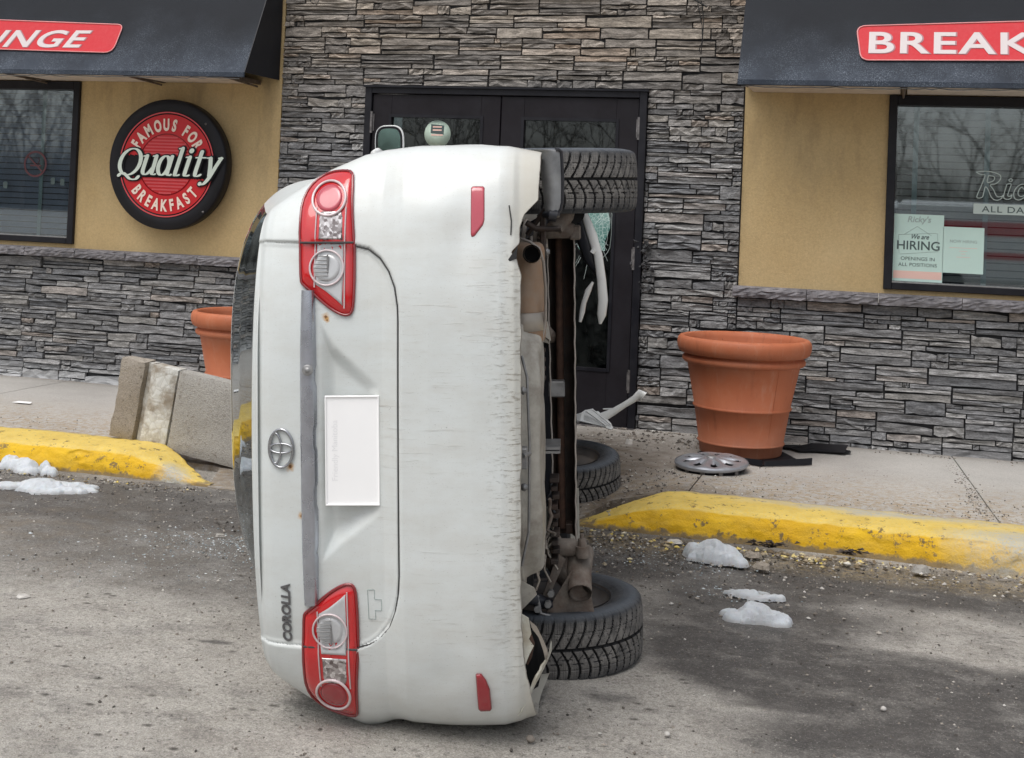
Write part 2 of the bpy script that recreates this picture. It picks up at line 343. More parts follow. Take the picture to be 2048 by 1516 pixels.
def ground_mat():
    N = NT('parking_lot_surface'); p = N.coord('World'); s = N.sep(p)
    a = N.noise(p, .9, 8, .65); st = N.noise(N.mapping(p, (.9, 1.9, 1), rot=(0, 0, -.2)), 2.6, 10, .72); m1 = N.noise(p, 6, 9, .75); b = N.noise(p, 38, 6, .8); g = N.noise(p, 120, 3, .75)
    dry = N.mixc(N.mr(a, .32, .7), (.35,.33,.298), (.50,.475,.435)); dry = N.mixc(N.mr(m1, .44, .68, 0, .5), dry, (.25,.225,.195))
    wet = N.mixc(N.mr(st, .3, .7), (.052,.050,.050), (.115,.107,.100))
    B = lambda *q, **k: blob(N, p, *q, **k)
    mk = B(-3.2, -2.85, 2.0, .62, rad(4), wob=.45, soft=.35, sc=1.9)
    mk = N.math('MAXIMUM', mk, N.math('MULTIPLY', B(-3.1, -3.55, 1.5, .55, rad(-8), wob=.45, soft=.6, sc=2), .82))
    mk = N.math('MAXIMUM', mk, B(.05, -4.22, 1.05, .46, rad(-20), wob=.26, soft=.14, sc=2.2)); mk = N.math('MAXIMUM', mk, B(.5, -4.75, .9, .5, 0, wob=.26, soft=.2, sc=2.2))
    mk = N.math('MAXIMUM', mk, N.math('MULTIPLY', B(-.5, -3.35, .50, .60, rad(12), wob=.3, soft=.3, sc=2.5), .95))
    mk = N.math('MAXIMUM', mk, N.math('MULTIPLY', B(.2, -2.8, 1.6, .34, rad(-2), wob=.25, soft=.4, sc=3), 1.0))
    mk = N.math('MAXIMUM', mk, B(-1.1, -2.7, .55, .55, 0, wob=.3, soft=.4, sc=2.5))
    for q in ((-.85, -4.62, .085, .05), (-.34, -4.83, .11, .045), (-2.25, -4.62, .07, .026), (-.55, -3.72, .25, .10)):
        mk = N.math('MAXIMUM', mk, N.math('MULTIPLY', B(*q, 0, wob=.05, soft=.4, sc=9), .8))
    mk = N.math('MAXIMUM', mk, B(-1.115, -4.93, .05, .085, -.2, wob=.04, soft=.3, sc=11))
    for q in ((-4.25, -2.72, .42, .16), (-4.68, -2.3, .3, .15), (-.76, -2.68, .30, .17), (-.5, -3.4, .30, .32)): mk = N.math('MAXIMUM', mk, N.math('MULTIPLY', B(*q, 0, wob=.1, soft=.4, sc=6), 1.0))
    mk = N.math('MAXIMUM', mk, N.mr(s[1], -7.0, -14, 0, .6))
    mod = N.mr(N.math('ADD', N.math('MULTIPLY', st, .55), N.math('MULTIPLY', m1, .5)), .42, .55, .62, 1)
    mk = N.math('MULTIPLY', mk, mod)
    gen = N.math('MULTIPLY', N.mr(N.math('ADD', st, N.math('MULTIPLY', b, .2)), .62, .78), .6)
    mk = N.math('MAXIMUM', mk, gen)
    c = N.mixc(mk, dry, wet)
    c = N.mixc(N.math('MULTIPLY', N.mr(b, .575, .63), .65), c, (.085,.078,.07))
    pit = N.vor(N.mapping(p, (1, 1.6, 1)), 9); c = N.mixc(N.math('MULTIPLY', N.mr(pit, .20, .08), N.mr(N.noise(p, 2.3, 2), .45, .58, 0, .8)), c, (.07,.063,.055))
    pit2 = N.vor(N.mapping(p, (1, 1.4, 1)), 27); c = N.mixc(N.math('MULTIPLY', N.mr(pit2, .22, .10), N.mr(N.noise(p, 3.3, 3), .5, .6, 0, .65)), c, (.09,.08,.07))
    c = N.mixc(N.math('MULTIPLY', N.mr(g, .60, .68), .55), c, (.44,.425,.40))
    sand = B(.1, -2.58, 1.9, .12, 0, wob=.1, soft=.7, sc=5); c = N.mixc(N.math('MULTIPLY', sand, N.mr(b, .4, .6, 0, .75)), c, (.33,.25,.13))
    sandl = B(-4.6, -3.5, 1.6, .6, 0, wob=.3, soft=.7, sc=2); c = N.mixc(N.math('MULTIPLY', sandl, N.mr(m1, .45, .65, 0, .45)), c, (.30,.24,.17))
    c = N.mixc(1, c, N.ramp(N.noise(p, 210, 2, .6), [(.3, .68), (.7, 1.3)]), 'MULTIPLY')
    c = N.mixc(1, c, N.ramp(N.noise(p, 60, 5, .8), [(.32, .72), (.5, 1.0), (.68, 1.25)]), 'MULTIPLY')
    h = N.math('ADD', N.math('MULTIPLY', b, .9), N.math('ADD', N.math('MULTIPLY', g, .5), N.math('MULTIPLY', m1, 1.2)))
    N.bsdf(c, N.mr(mk, 0, 1, .88, .60), 0, N.bump(h, .85, .014), N.mr(mk, 0, 1, .2, .4)); return N.m
M_ground = ground_mat()
def rock_mat(name, stops, rough=.9):
    N = NT(name); r = N.n('ShaderNodeNewGeometry').outputs['Random Per Island']
    c = N.ramp(r, stops); c = N.mixc(1, c, N.ramp(N.noise(N.coord('World'), 60, 4), [(.3, .75), (.7, 1.2)]), 'MULTIPLY'); N.bsdf(c, rough, 0, None, .3); return N.m
M_grit = rock_mat('mixed_grit', [(0, (.06,.055,.05)), (.3, (.13,.115,.10)), (.6, (.24,.21,.18)), (.85, (.36,.33,.29)), (1, (.55,.53,.5))])
M_rubble = rock_mat('curb_rubble', [(0, (.12,.09,.06)), (.35, (.26,.2,.12)), (.6, (.4,.34,.25)), (.8, (.62,.48,.12)), (1, (.62,.6,.55))])
M_shard = rock_mat('glass_crumbs', [(0, (.2,.24,.26)), (.5, (.38,.44,.46)), (1, (.75,.79,.82))], .25)
M_white_chunk = plain('pale_concrete_chunk', (.5,.48,.45), .9, var=.25, vs=20, bump=.6, bs=60)
def snow_mat():
    N = NT('old_snow'); p = N.coord('World'); a = N.noise(p, 40, 6, .7); b = N.noise(p, 7, 5, .65)
    c = N.mixc(N.mr(b, .45, .7, 0, .7), (.72,.76,.80), (.50,.52,.54)); c = N.mixc(N.mr(N.noise(p, 150, 3, .7), .62, .70, 0, .55), c, (.34,.32,.30))
    c = N.mixc(N.mr(N.sep(p)[2], .012, .0, 0, .6), c, (.42,.42,.42)); N.bsdf(c, .38, 0, N.bump(N.noise(p, 110, 5, .8), 1.0, .010), .5, Subsurface_Weight=.25, Subsurface_Radius=(.02, .03, .04)); return N.m
M_snow = snow_mat()

# car materials (object space of the car: x forward from the tail, y to its left, z up from the road)
def paint_mat():
    N = NT('white_car_paint'); p = N.coord('Object'); s = N.sep(p)
    c = N.mixc(N.mr(N.noise(p, 1.5, 4), .3, .7), (.64,.68,.675), (.70,.73,.72))
    stv = N.mapping(p, (1, 85, 7)); n1 = N.noise(stv, 1.1, 7, .72); rg = N.noise(p, 3.2, 4, .6)
    by = N.math('MULTIPLY', N.mr(s[1], -.72, -.25), N.mr(s[1], .75, .4)); bz = N.mr(s[2], 1.0, .88)
    zone = N.math('MULTIPLY', N.math('MULTIPLY', by, bz), N.mr(rg, .42, .62, .08, 1))
    sc = N.math('MULTIPLY', N.mr(n1, .565, .64), zone); c = N.mixc(N.math('MULTIPLY', sc, .45), c, (.36,.33,.29)); film = N.noise(N.mapping(p, (1, 3, 1.5)), 3, 8, .7); c = N.mixc(N.mr(film, .40, .72, 0, .32), c, (.46,.44,.38)); sp2 = N.noise(N.mapping(p, (1, 1.6, 1)), 210, 2, .6); c = N.mixc(N.math('MULTIPLY', N.mr(sp2, .66, .72), .35), c, (.25,.23,.20))
    grime = N.math('MULTIPLY', N.mr(N.noise(N.mapping(p, (1, 9, 2)), 2, 6, .7), .42, .75), N.mr(s[2], 1.02, .8, 0, .42)); c = N.mixc(N.math('MULTIPLY', grime, N.math('MAXIMUM', zone, .35)), c, (.47,.42,.35))
    dots = N.mr(N.noise(p, 120, 2, .6), .725, .75); c = N.mixc(N.math('MULTIPLY', N.math('MULTIPLY', dots, zone), .9), c, (.07,.06,.055))
    lowz = N.mr(s[2], .47, .37); cr = N.noise(N.mapping(p, (2, 90, 16)), 1.4, 8, .8)
    crm = N.math('MULTIPLY', N.math('MULTIPLY', N.mr(cr, .535, .60), lowz), by); c = N.mixc(N.math('MULTIPLY', crm, .65), c, (.33,.29,.23))
    c = N.mixc(N.mr(s[2], .42, .345, 0, .55), c, (.52,.47,.37))
    for (yy, zz, r0) in ((-.385, .925, .010), (-.375, .921, .006), (.185, 1.0, .009), (.045, 1.032, .011)):
        v = N.n('ShaderNodeVectorMath', operation='SUBTRACT'); N.set(v, 0, p); v.inputs[1].default_value = (0, yy, zz)
        q = N.n('ShaderNodeVectorMath', operation='MULTIPLY'); N.set(q, 0, v.outputs[0]); q.inputs[1].default_value = (0, 1, 1)
        l = N.n('ShaderNodeVectorMath', operation='LENGTH'); N.set(l, 0, q.outputs[0]); dd = N.math('ADD', l.outputs['Value'], N.math('MULTIPLY', N.math('SUBTRACT', N.noise(p, 120, 3), .5), r0*1.6))
        tail = N.mr(s[0], .3, .29)
        c = N.mixc(N.math('MULTIPLY', N.mr(dd, r0*1.5, r0*.3, 0, .85), tail), c, (.52,.27,.05)); c = N.mixc(N.math('MULTIPLY', N.mr(dd, r0*.5, r0*.2, 0, .9), tail), c, (.13,.05,.02))
    hb = N.math('SUBTRACT', N.math('MULTIPLY', N.mr(N.math('ABSOLUTE', N.math('SUBTRACT', cr, .6)), .04, 0), N.math('MULTIPLY', lowz, by)), N.math('MULTIPLY', sc, .3))
    N.bsdf(c, N.mr(film, .3, .7, .26, .5), 0, N.bump(N.math('MULTIPLY', hb, -1), .6, .004), .4, Coat_Weight=.28, Coat_Roughness=.10); return N.m
M_paint = paint_mat()
M_paintclean = plain('white_part_paint', (.74,.75,.74), .3, var=.03, Coat_Weight=.3)
M_seam = plain('panel_gap_black', (.05,.05,.05), .8)
def lens(name, col, rough=.08, tr=.0):
    N = NT(name); p = N.coord('Object'); a = N.noise(p, 90, 2); c = N.mixc(a, tuple(x*.85 for x in col), col)
    N.bsdf(c, rough, 0, None, .6, Coat_Weight=1.0, Coat_Roughness=.03); return N.m
M_red = lens('lamp_red', (.60,.008,.012)); M_redd = lens('lamp_red_dark', (.33,.012,.022)); M_pinkred = lens('lamp_dusty_red', (.50,.055,.085), .2)
M_edge = lens('lamp_edge_dark_red', (.24,.008,.012))
M_clear = lens('lamp_clear_grey', (.52,.53,.54), .12); M_ring = lens('lamp_ring_pale', (.66,.55,.56), .3)
def facet():
    N = NT('lamp_facets'); p = N.coord('Object'); v = N.vor(N.mapping(p, (.2, 1, 1)), 120, 'F1', 'Color'); c = N.ramp(N.sep(v)[0], [(0, .06), (.45, .3), (.7, .5), (1, .85)]); c = N.mixc(.15, c, (.5,.3,.28))
    N.bsdf(c, .1, .5, None, .7, Coat_Weight=1); return N.m
M_facet = facet()
M_chromegrey = plain('satin_garnish_strip', (.46,.48,.53), .28, .8, var=.12, vs=14, dirt=(.34,.34,.36), ds=6, da=.6)
M_chrome = plain('badge_chrome', (.42,.43,.45), .25, .9, var=.1)
M_badgedark = plain('badge_letter_metal', (.19,.19,.20), .32, .75, var=.15, vs=50)
def glass(name, tint, refl=.28, rough=.02, dirt=0):
    N = NT(name); t = N.n('ShaderNodeBsdfTransparent'); t.inputs[0].default_value = (*tint, 1); g = N.n('ShaderNodeBsdfGlossy'); g.inputs[0].default_value = (.9, .95, .98, 1); g.inputs[1].default_value = rough
    f = N.n('ShaderNodeFresnel'); f.inputs[0].default_value = 1.5; mx = N.n('ShaderNodeMixShader'); fac = N.math('ADD', f.outputs[0], refl, clamp=True); N.set(mx, 0, fac)
    N.t.links.new(t.outputs[0], mx.inputs[1]); N.t.links.new(g.outputs[0], mx.inputs[2]); last = mx.outputs[0]
    if dirt:
        d = N.n('ShaderNodeBsdfDiffuse'); d.inputs[0].default_value = (.45, .5, .48, 1); m2 = N.n('ShaderNodeMixShader'); p = N.coord('World')
        N.set(m2, 0, N.math('MULTIPLY', N.mr(N.noise(p, 9, 7, .75), .4, .75), dirt)); N.t.links.new(last, m2.inputs[1]); N.t.links.new(d.outputs[0], m2.inputs[2]); last = m2.outputs[0]
    N.t.links.new(last, N.out.inputs[0]); return N.m
M_winglass = glass('window_glass', (.80,.86,.88), .13, .02)
M_doorglass = glass('door_glass', (.40,.46,.47), .03, .015, .045)
M_carglass = glass('car_glass', (.04,.06,.055), .12, .02, .14)
M_mirror = plain('mirror_glass', (.5,.8,.76), .04, 1.0, var=.02)
def rubber():
    N = NT('tyre_rubber'); p = N.coord('Object'); r = N.sep(p); a = N.noise(p, 22, 6, .7)
    rr = N.n('ShaderNodeVectorMath', operation='LENGTH'); q = N.n('ShaderNodeVectorMath', operation='MULTIPLY'); N.set(q, 0, p); q.inputs[1].default_value = (1, 0, 1); N.t.links.new(q.outputs[0], rr.inputs[0])
    rv = rr.outputs['Value']
    c = N.mixc(N.mr(a, .35, .7), (.028,.030,.034), (.075,.075,.078)); c = N.mixc(N.mr(rv, .308, .316, 0, .8), c, N.mixc(N.mr(a, .35, .65), (.11,.105,.10), (.27,.255,.235)))
    c = N.mixc(N.mr(rv, .309, .300, 0, .0), c, (.01,.01,.01))
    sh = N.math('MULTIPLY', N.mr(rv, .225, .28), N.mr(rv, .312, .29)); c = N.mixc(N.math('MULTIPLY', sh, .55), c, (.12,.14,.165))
    sip = N.n('ShaderNodeTexWave', wave_type='BANDS', bands_direction='Y'); N.set(sip, 'Vector', p); sip.inputs['Scale'].default_value = 45; sip.inputs['Distortion'].default_value = 3; sip.inputs['Detail Scale'].default_value = 20
    N.bsdf(c, .72, 0, N.bump(N.math('ADD', a, N.math('MULTIPLY', sip.outputs['Fac'], .4)), .5, .003), .35); return N.m
M_rubber = rubber()
M_groove = plain('tyre_groove_black', (.010,.010,.011), .9)
M_rim = plain('steel_rim', (.13,.12,.115), .55, .5, var=.3, vs=10, dirt=(.2,.15,.11), ds=8)
M_flap = plain('dusty_arch_liner', (.34,.35,.36), .8, var=.4, vs=8, bump=.7, bs=30, dirt=(.38,.38,.37), ds=7, da=.8)
M_under = plain('underbody_dark', (.018,.018,.019), .7, var=.5, vs=12, bump=.6, bs=30)
M_floor = plain('underbody_cream', (.44,.42,.37), .55, var=.2, vs=6, dirt=(.16,.13,.10), ds=9, da=.75)
M_torn = plain('torn_bumper_plastic', (.60,.60,.53), .55, var=.1, vs=14, dirt=(.38,.32,.23), ds=12, da=.8, bump=.5, bs=40)
M_muffler = plain('muffler_steel', (.36,.27,.20), .55, .35, var=.2, vs=7, dirt=(.40,.19,.07), ds=4, da=.7)
M_pipe = plain('exhaust_pipe', (.40,.36,.31), .45, .5, var=.15)
M_rust = plain('rusty_rod', (.075,.04,.027), .85, .1, var=.4, vs=30, bump=.5, bs=60)
M_rustgrey = plain('dusty_rusty_steel', (.20,.175,.15), .85, .1, var=.4, vs=22, bump=.9, bs=60, dirt=(.12,.07,.05), ds=14, da=.7)
M_beam = plain('axle_beam_steel', (.042,.036,.033), .6, .3, var=.4, vs=12, dirt=(.11,.06,.04), ds=8, da=.5)
M_beamedge = plain('axle_beam_edge', (.42,.38,.34), .6, .2, var=.2)
M_tank = plain('black_tank_plastic', (.03,.032,.04), .35, var=.2)
M_bolt = plain('grey_steel', (.30,.30,.30), .5, .6, var=.25, vs=30)
M_plate = plain('plate_white', (.97,.97,.97), .45, var=.02)
M_platetxt = plain('plate_faint_print', (.86,.86,.87), .5, var=.02)
M_hub = plain('hubcap_silver', (.42,.44,.48), .35, .6, var=.1, vs=8, dirt=(.25,.23,.22), ds=12, da=.5)
M_paper = plain('poster_paper', (.56,.74,.68), .7, var=.03)
M_ink = plain('poster_ink', (.07,.10,.10), .7); M_inkl = plain('poster_faint_ink', (.36,.44,.42), .7); M_peach = plain('poster_peach', (.82,.55,.48), .7, var=.03)
M_slatR = plain('blind_slat_brown', (.40,.36,.315), .6, var=.12); M_slatL = plain('blind_slat_bluegrey', (.28,.31,.39), .55, var=.12)
M_tape = plain('blind_tape_green', (.36,.46,.44), .7); M_room = plain('dark_interior', (.02,.02,.022), .9)
M_cable = plain('black_cable', (.01,.01,.01), .6)

# ------------------------------------------------------------------ ground, pavement, kerbs
def gap(X): return np.clip(sstep(X, -4.40, -3.85)*(1-sstep(X, -1.6, -1.05)), 0, 1)
def walk_z(X, Y):
    g = gap(X); ramp_ = .12*sstep(Y, -2.35, -1.0); base = np.full_like(X, .12)
    return base*(1-g) + ramp_*g
xs = np.concatenate([[-400, -60, -15], np.arange(-8, 3.01, .05), [8, 60, 400]]); ys = np.concatenate([[-400, -60, -20, -12], np.arange(-8.0, -1.79, .05), [-1.0, 2, 60, 400]])
X, Y = np.meshgrid(xs, ys, indexing='ij'); near = ((X > -8.1) & (X < 3.1) & (Y > -8.1) & (Y < -1.8)).astype(float)
Z = near*((value_noise(X*1.1+50, Y*1.1+50, 3, 4)-.5)*.022) - .006
Z += near*(-.02)*np.exp(-((X+.0)/1.6)**2-((Y+2.9)/.5)**2)
Z -= .05*sstep(Y, -1.95, -1.75)*near*1.0
ground = MB().grid(np.stack([X, Y, Z], -1), flip=False).build('ground', M_ground); tag(ground, kind='structure')

def front_y(X): return -1.95-.43*(sstep(X, -3.66, -3.48)*(1-sstep(X, -1.56, -1.40)))
SKEW = {.33: .17}
def slab(x0, x1, y0, y1, name, parent, ja=0, jb=0):
    nx = max(2, int((x1-x0)/.06)); ny = max(2, int((y1-y0)/.06)); xs = np.linspace(x0, x1, nx); ys = np.linspace(y0, y1, ny); X, Y = np.meshgrid(xs, ys, indexing='ij'); Y = y1 + (Y-y1)*((front_y(X)-y1)/(y0-y1))
    X = X + (SKEW.get(ja, 0)*(x1-X) + SKEW.get(jb, 0)*(X-x0))/(x1-x0)*(-Y/1.95)
    Z = walk_z(X, Y) + (value_noise(X*2+9, Y*2+9, 5, 3)-.5)*.008
    b = MB().grid(np.stack([X, Y, Z], -1))
    edge = [(i, 0) for i in range(nx)] + [(nx-1, j) for j in range(1, ny)] + [(i, ny-1) for i in range(nx-2, -1, -1)] + [(0, j) for j in range(ny-2, 0, -1)]
    top = [(X[i,j], Y[i,j], Z[i,j]) for i, j in edge]; bot = [(x, y, z-.1) for x, y, z in top]; k = len(top)
    b.add(top+bot, [(i, i+k, (i+1)%k+k, (i+1)%k) for i in range(k)])
    return b.build(name, M_walk, parent)
walk = empty('sidewalk', (0, 0, 0)); tag(walk, kind='structure')
jx = [-9.5, -7.7, -5.93, -4.2, -2.55, -1.02, .33, 2.0, 4]
for a, b_ in zip(jx[:-1], jx[1:]):
    front = -1.96 if (b_ < -3.9 or a > -1.1) else -2.36
    slab(a+.004, b_-.004, front, .0, 'pavement_slab', walk, a, b_)

def curb(x0, x1, taper_left, taper_right, name, label):
    n = int((x1-x0)/.014); xs = np.linspace(x0, x1, n)
    prof = [(-1.90, -.06), (-1.915, .118), (-1.95, .132), (-2.05, .136), (-2.19, .134), (-2.255, .127), (-2.290, .112), (-2.308, .085), (-2.325, .04), (-2.345, -.06)]
    sub = []
    for (ya, za), (yb, zb) in zip(prof[:-1], prof[1:]):
        k = 5
        for t in range(k): sub.append((ya+(yb-ya)*t/k, za+(zb-za)*t/k))
    sub.append(prof[-1]); P = np.zeros((n, len(sub), 3))
    for i, x in enumerate(xs):
        t = 1.0
        if taper_left: t = min(t, float(sstep(np.array(x), x0-.02, x0+.50))**.75)
        if taper_right: t = min(t, float(sstep(np.array(x), x1+.02, x1-.62))**.8)
        widen = 1.0; drift = 0
        if taper_right: drift = -.10*(1-t)
        front = -.07*sstep(np.array(x), -.2, .7) if taper_left else 0
        for j, (y, z) in enumerate(sub):
            f = (y+1.9)/(-.45)
            P[i, j] = (x, y*1 + drift*(1-f)*1.0 - (1-t)*.30*(1-f) + front*f, (z*t if z > 0 else z))
    nz = value_noise(P[..., 0]*9+40, (P[..., 1]+P[..., 2])*9+40, 9, 4)-.5; n2 = value_noise(P[..., 0]*2.5+4, P[..., 1]*2+40, 19, 3)-.5
    n3 = value_noise(P[..., 0]*30+40, (P[..., 1]+P[..., 2])*30+40, 29, 3)-.5; chip = -.009*sstep(value_noise(P[..., 0]*6+4, P[..., 2]*12+40, 39, 3), .62, .72)*sstep(P[..., 1], -2.22, -2.30); P[..., 1] += nz*.022 + n3*.012 - chip; P[..., 2] += np.where(P[..., 2] > 0, nz*.010 + n2*.018 + n3*.005, 0)
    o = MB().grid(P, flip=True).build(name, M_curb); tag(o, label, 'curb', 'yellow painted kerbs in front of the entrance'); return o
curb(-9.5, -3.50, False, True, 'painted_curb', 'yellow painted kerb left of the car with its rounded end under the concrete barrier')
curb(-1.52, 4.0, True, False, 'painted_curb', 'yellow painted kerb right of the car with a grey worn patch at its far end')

# ------------------------------------------------------------------ stone walls
def stone_proto(k):
    r = np.random.RandomState(100+k); nx, nz = 5, 2
    xs = np.linspace(0, 1, nx+1); zs = np.linspace(0, 1, nz+1); P = np.zeros((nx+1, nz+1, 3))
    top = 1-np.abs(r.randn(nx+1))*.07; bot = np.abs(r.randn(nx+1))*.07
    if k % 3 == 0: top -= np.linspace(0, .22, nx+1)[::(1 if k % 2 else -1)]
    base = r.rand()*.4+.3; sl = (r.rand()-.5)*.5
    for i, x in enumerate(xs):
        for j, z in enumerate(zs):
            d = base + sl*(z-.5) + (r.rand()-.5)*.75 * (1 if j == 1 else .6)
            e = 0 if 0 < i < nx else .0
            xx = min(max(x + (r.rand()-.5)*.08 if 0 < i < nx else x + (.012 if i == 0 else -.012), 0), 1)
            P[i, j] = (xx, -d, bot[i] + z*(top[i]-bot[i]))
    b = MB().grid(P, smooth=False)
    ring = [(i, 0) for i in range(nx+1)] + [(nx, j) for j in range(1, nz+1)] + [(i, nz) for i in range(nx-1, -1, -1)] + [(0, j) for j in range(nz-1, 0, -1)]
    f = [tuple(P[i, j]) for i, j in ring]; bk = [(x, .9, z) for x, y, z in f]; n = len(f)
    b.add(f+bk, [(i, i+n, (i+1) % n+n, (i+1) % n) for i in range(n)])
    return b.mesh('stone', M_stone)
PROTOS = [stone_proto(k) for k in range(26)]
def layout(x0, x1, z0, z1, seed):
    r = random.Random(seed); out = []; z = z0
    while z < z1-.012:
        bh = r.uniform(.075, .13)
        if z+bh > z1-.04: bh = z1-z
        x = x0 - r.uniform(0, .3)
        while x < x1:
            bw = r.uniform(.22, .58); xa, xb = max(x, x0), min(x+bw, x1)
            if xb-xa > .02:
                rows = (r.choice([2, 3, 3, 3, 4]) if bh > .095 else r.choice([1, 2, 2, 3])) if bh > .06 else 1; hs_ = [r.uniform(.6, 1.5) for _ in range(rows)]; t = sum(hs_); zz = z
                for q in hs_:
                    rh = bh*q/t; cuts = [xa, xb]; L = xb-xa; nc = 1 if r.random() < .42 else (2 if r.random() < .75 else 3)
                    if L < .14: nc = 1
                    if rh > .075: nc = max(1, nc-1)
                    cs = sorted(r.uniform(.2, .8) for _ in range(nc-1)); cuts = [xa] + [xa+L*c for c in cs] + [xb]
                    for a, b_ in zip(cuts[:-1], cuts[1:]):
                        if b_-a > .018: out.append((a, zz, b_-a, rh))
                    zz += rh
            x += bw
        z += bh
    return out
def place_stones(root, stones, holes=(), y=0.012, limit=298):
    keep = []
    for (a, z, w_, h_) in stones:
        parts = [(a, a+w_)]
        for (hx0, hx1, hz0, hz1) in holes:
            if z+h_*.5 > hz0 and z+h_*.5 < hz1:
                nx_ = []
                for (p, q) in parts:
                    if q <= hx0 or p >= hx1: nx_.append((p, q)); continue
                    if p < hx0: nx_.append((p, hx0))
                    if q > hx1: nx_.append((hx1, q))
                parts = nx_
        keep += [(p, z, q-p, h_) for p, q in parts if q-p > .012]
    keep.sort(key=lambda s_: ((s_[0]+s_[2] < -6.7) or (s_[0] > .78) or (s_[1] > 2.98), -s_[2]*s_[3]))
    rest = MB()
    for i, (a, z, w_, h_) in enumerate(keep):
        me = random.choice(PROTOS); g = .0035; dep = random.uniform(.014, .034); flip = random.random() < .5
        M = Matrix.Translation((a + (w_-g if flip else 0)*1.0, y, z)) @ Matrix.Diagonal(((-1 if flip else 1)*(w_-g), dep, h_-g, 1))
        if flip: M = Matrix.Translation((a, y, z)) @ Matrix.Diagonal((w_-g, dep, h_-g, 1))
        if i < limit:
            o = link('stone', me, root); o.matrix_local = M
        else:
            vs = [M @ v.co for v in me.vertices]; rest.add(vs, [tuple(p.vertices) for p in me.polygons])
    if rest.v:
        o = rest.build('small_stones', M_stone_rest, root); o['kind'] = 'stuff'
def stone_rest():
    m_ = M_stone.copy(); m_.name = 'ledge_stone_small'; t = m_.node_tree
    oi = [n for n in t.nodes if n.type == 'OBJECT_INFO'][0]; ge = t.nodes.new('ShaderNodeNewGeometry')
    for l in list(oi.outputs['Random'].links):
        s_ = l.to_socket; t.links.new(ge.outputs['Random Per Island'], s_)
    return m_
M_stone_rest = stone_rest()
DX0, DX1, DZ1 = -3.655, -1.655, 2.348
cw = empty('stone_wall', (-2.7, 0, .1), 'tall grey ledgestone wall around the dark double door', 'wall'); cw.location = (0, 0, 0)
b = MB(); b.box((-4.31, .03, 0), (DX0-.001, .25, 3.7)); b.box((DX1+.001, .03, 0), (-1.02, .25, 3.7)); b.box((DX0, .03, DZ1+.002), (DX1, .25, 3.7)); b.build('wall_backing', M_mortar, cw)
cs = layout(-4.305, -1.022, .105, 3.12, 5); place_stones(cw, [s_ for s_ in cs], [(DX0-.002, DX1+.002, 0, DZ1+.012)])
cl = empty('low_stone_wall', (0, 0, 0), 'low grey ledgestone wall under the left window with a whitened bottom course', 'wall', None)
MB().box((-9, .03, 0), (-4.312, .25, 1.035)).build('wall_backing', M_mortar, cl); place_stones(cl, layout(-8.9, -4.312, .105, 1.035, 8))
cr_ = empty('low_stone_wall', (0, 0, 0), 'low grey ledgestone wall behind the whole terracotta pot under the right window', 'wall', None)
MB().box((-1.018, .03, 0), (4, .25, 1.025)).build('wall_backing', M_mortar, cr_); place_stones(cr_, layout(-1.018, 3.6, .105, 1.025, 15))
def cap_run(x0, x1, z0, z1, parent, seed):
    r = random.Random(seed); x = x0
    while x < x1-.02:
        L = min(r.uniform(.42, .62), x1-x); n = max(4, int(L/.03)); k = 6
        P = np.zeros((n+1, 2*k+2, 3)); prof = [(.02, z1), (-.04, z1-.001), (-.066, z1-.006), (-.072, (z0+z1)/2+.012), (-.070, (z0+z1)/2-.008), (-.062, z0+.002), (-.04, z0), (.03, z0)]
        pr = []
        for (a, b1), (c, d) in zip(prof[:-1], prof[1:]): pr += [(a, b1), ((a+c)/2, (b1+d)/2)]
        pr.append(prof[-1]); P = np.zeros((n+1, len(pr), 3)); rr = np.random.RandomState(seed*77+int(x*100) % 999)
        for i in range(n+1):
            for j, (yy, zz) in enumerate(pr):
                jit = (rr.rand()-.5)*.014 if 2 < j < len(pr)-2 else 0
                P[i, j] = (x+.002+(L-.004)*i/n, yy+jit, zz+jit*.4)
        mb = MB().grid(P, smooth=False, flip=True); mb.add([tuple(p) for p in P[0]], [tuple(range(len(pr)))]); mb.add([tuple(p) for p in P[-1]], [tuple(reversed(range(len(pr))))])
        mb.build('cap_stone', M_cap, parent); x += L
cap_run(-8.9, -4.255, 1.037, 1.104, cl, 3); cap_run(-1.045, 3.7, 1.028, 1.10, cr_, 4)

def stucco(x0, x1, holes, label):
    root = empty('stucco_wall', (0, 0, 0), label, 'wall'); b = MB(); z0, z1 = 1.098, 3.7
    (hx0, hx1, hz0, hz1) = holes
    for (a, b1, c, d) in ((x0, hx0, z0, z1), (hx1, x1, z0, z1), (hx0, hx1, hz1, z1), (hx0, hx1, z0, hz0)):
        if b1-a > .005 and d-c > .005: b.box((a, .018, c), (b1, .25, d))
    b.build('stucco_panel', M_stucco, root); return root
WL = (-8.6, -5.955, 1.135, 2.352); WR = (-.112, 3.0, 1.128, 2.352)
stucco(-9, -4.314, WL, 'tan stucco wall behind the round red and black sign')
stucco(-1.018, 4, WR, 'tan stucco wall between the entrance stonework and the right window')

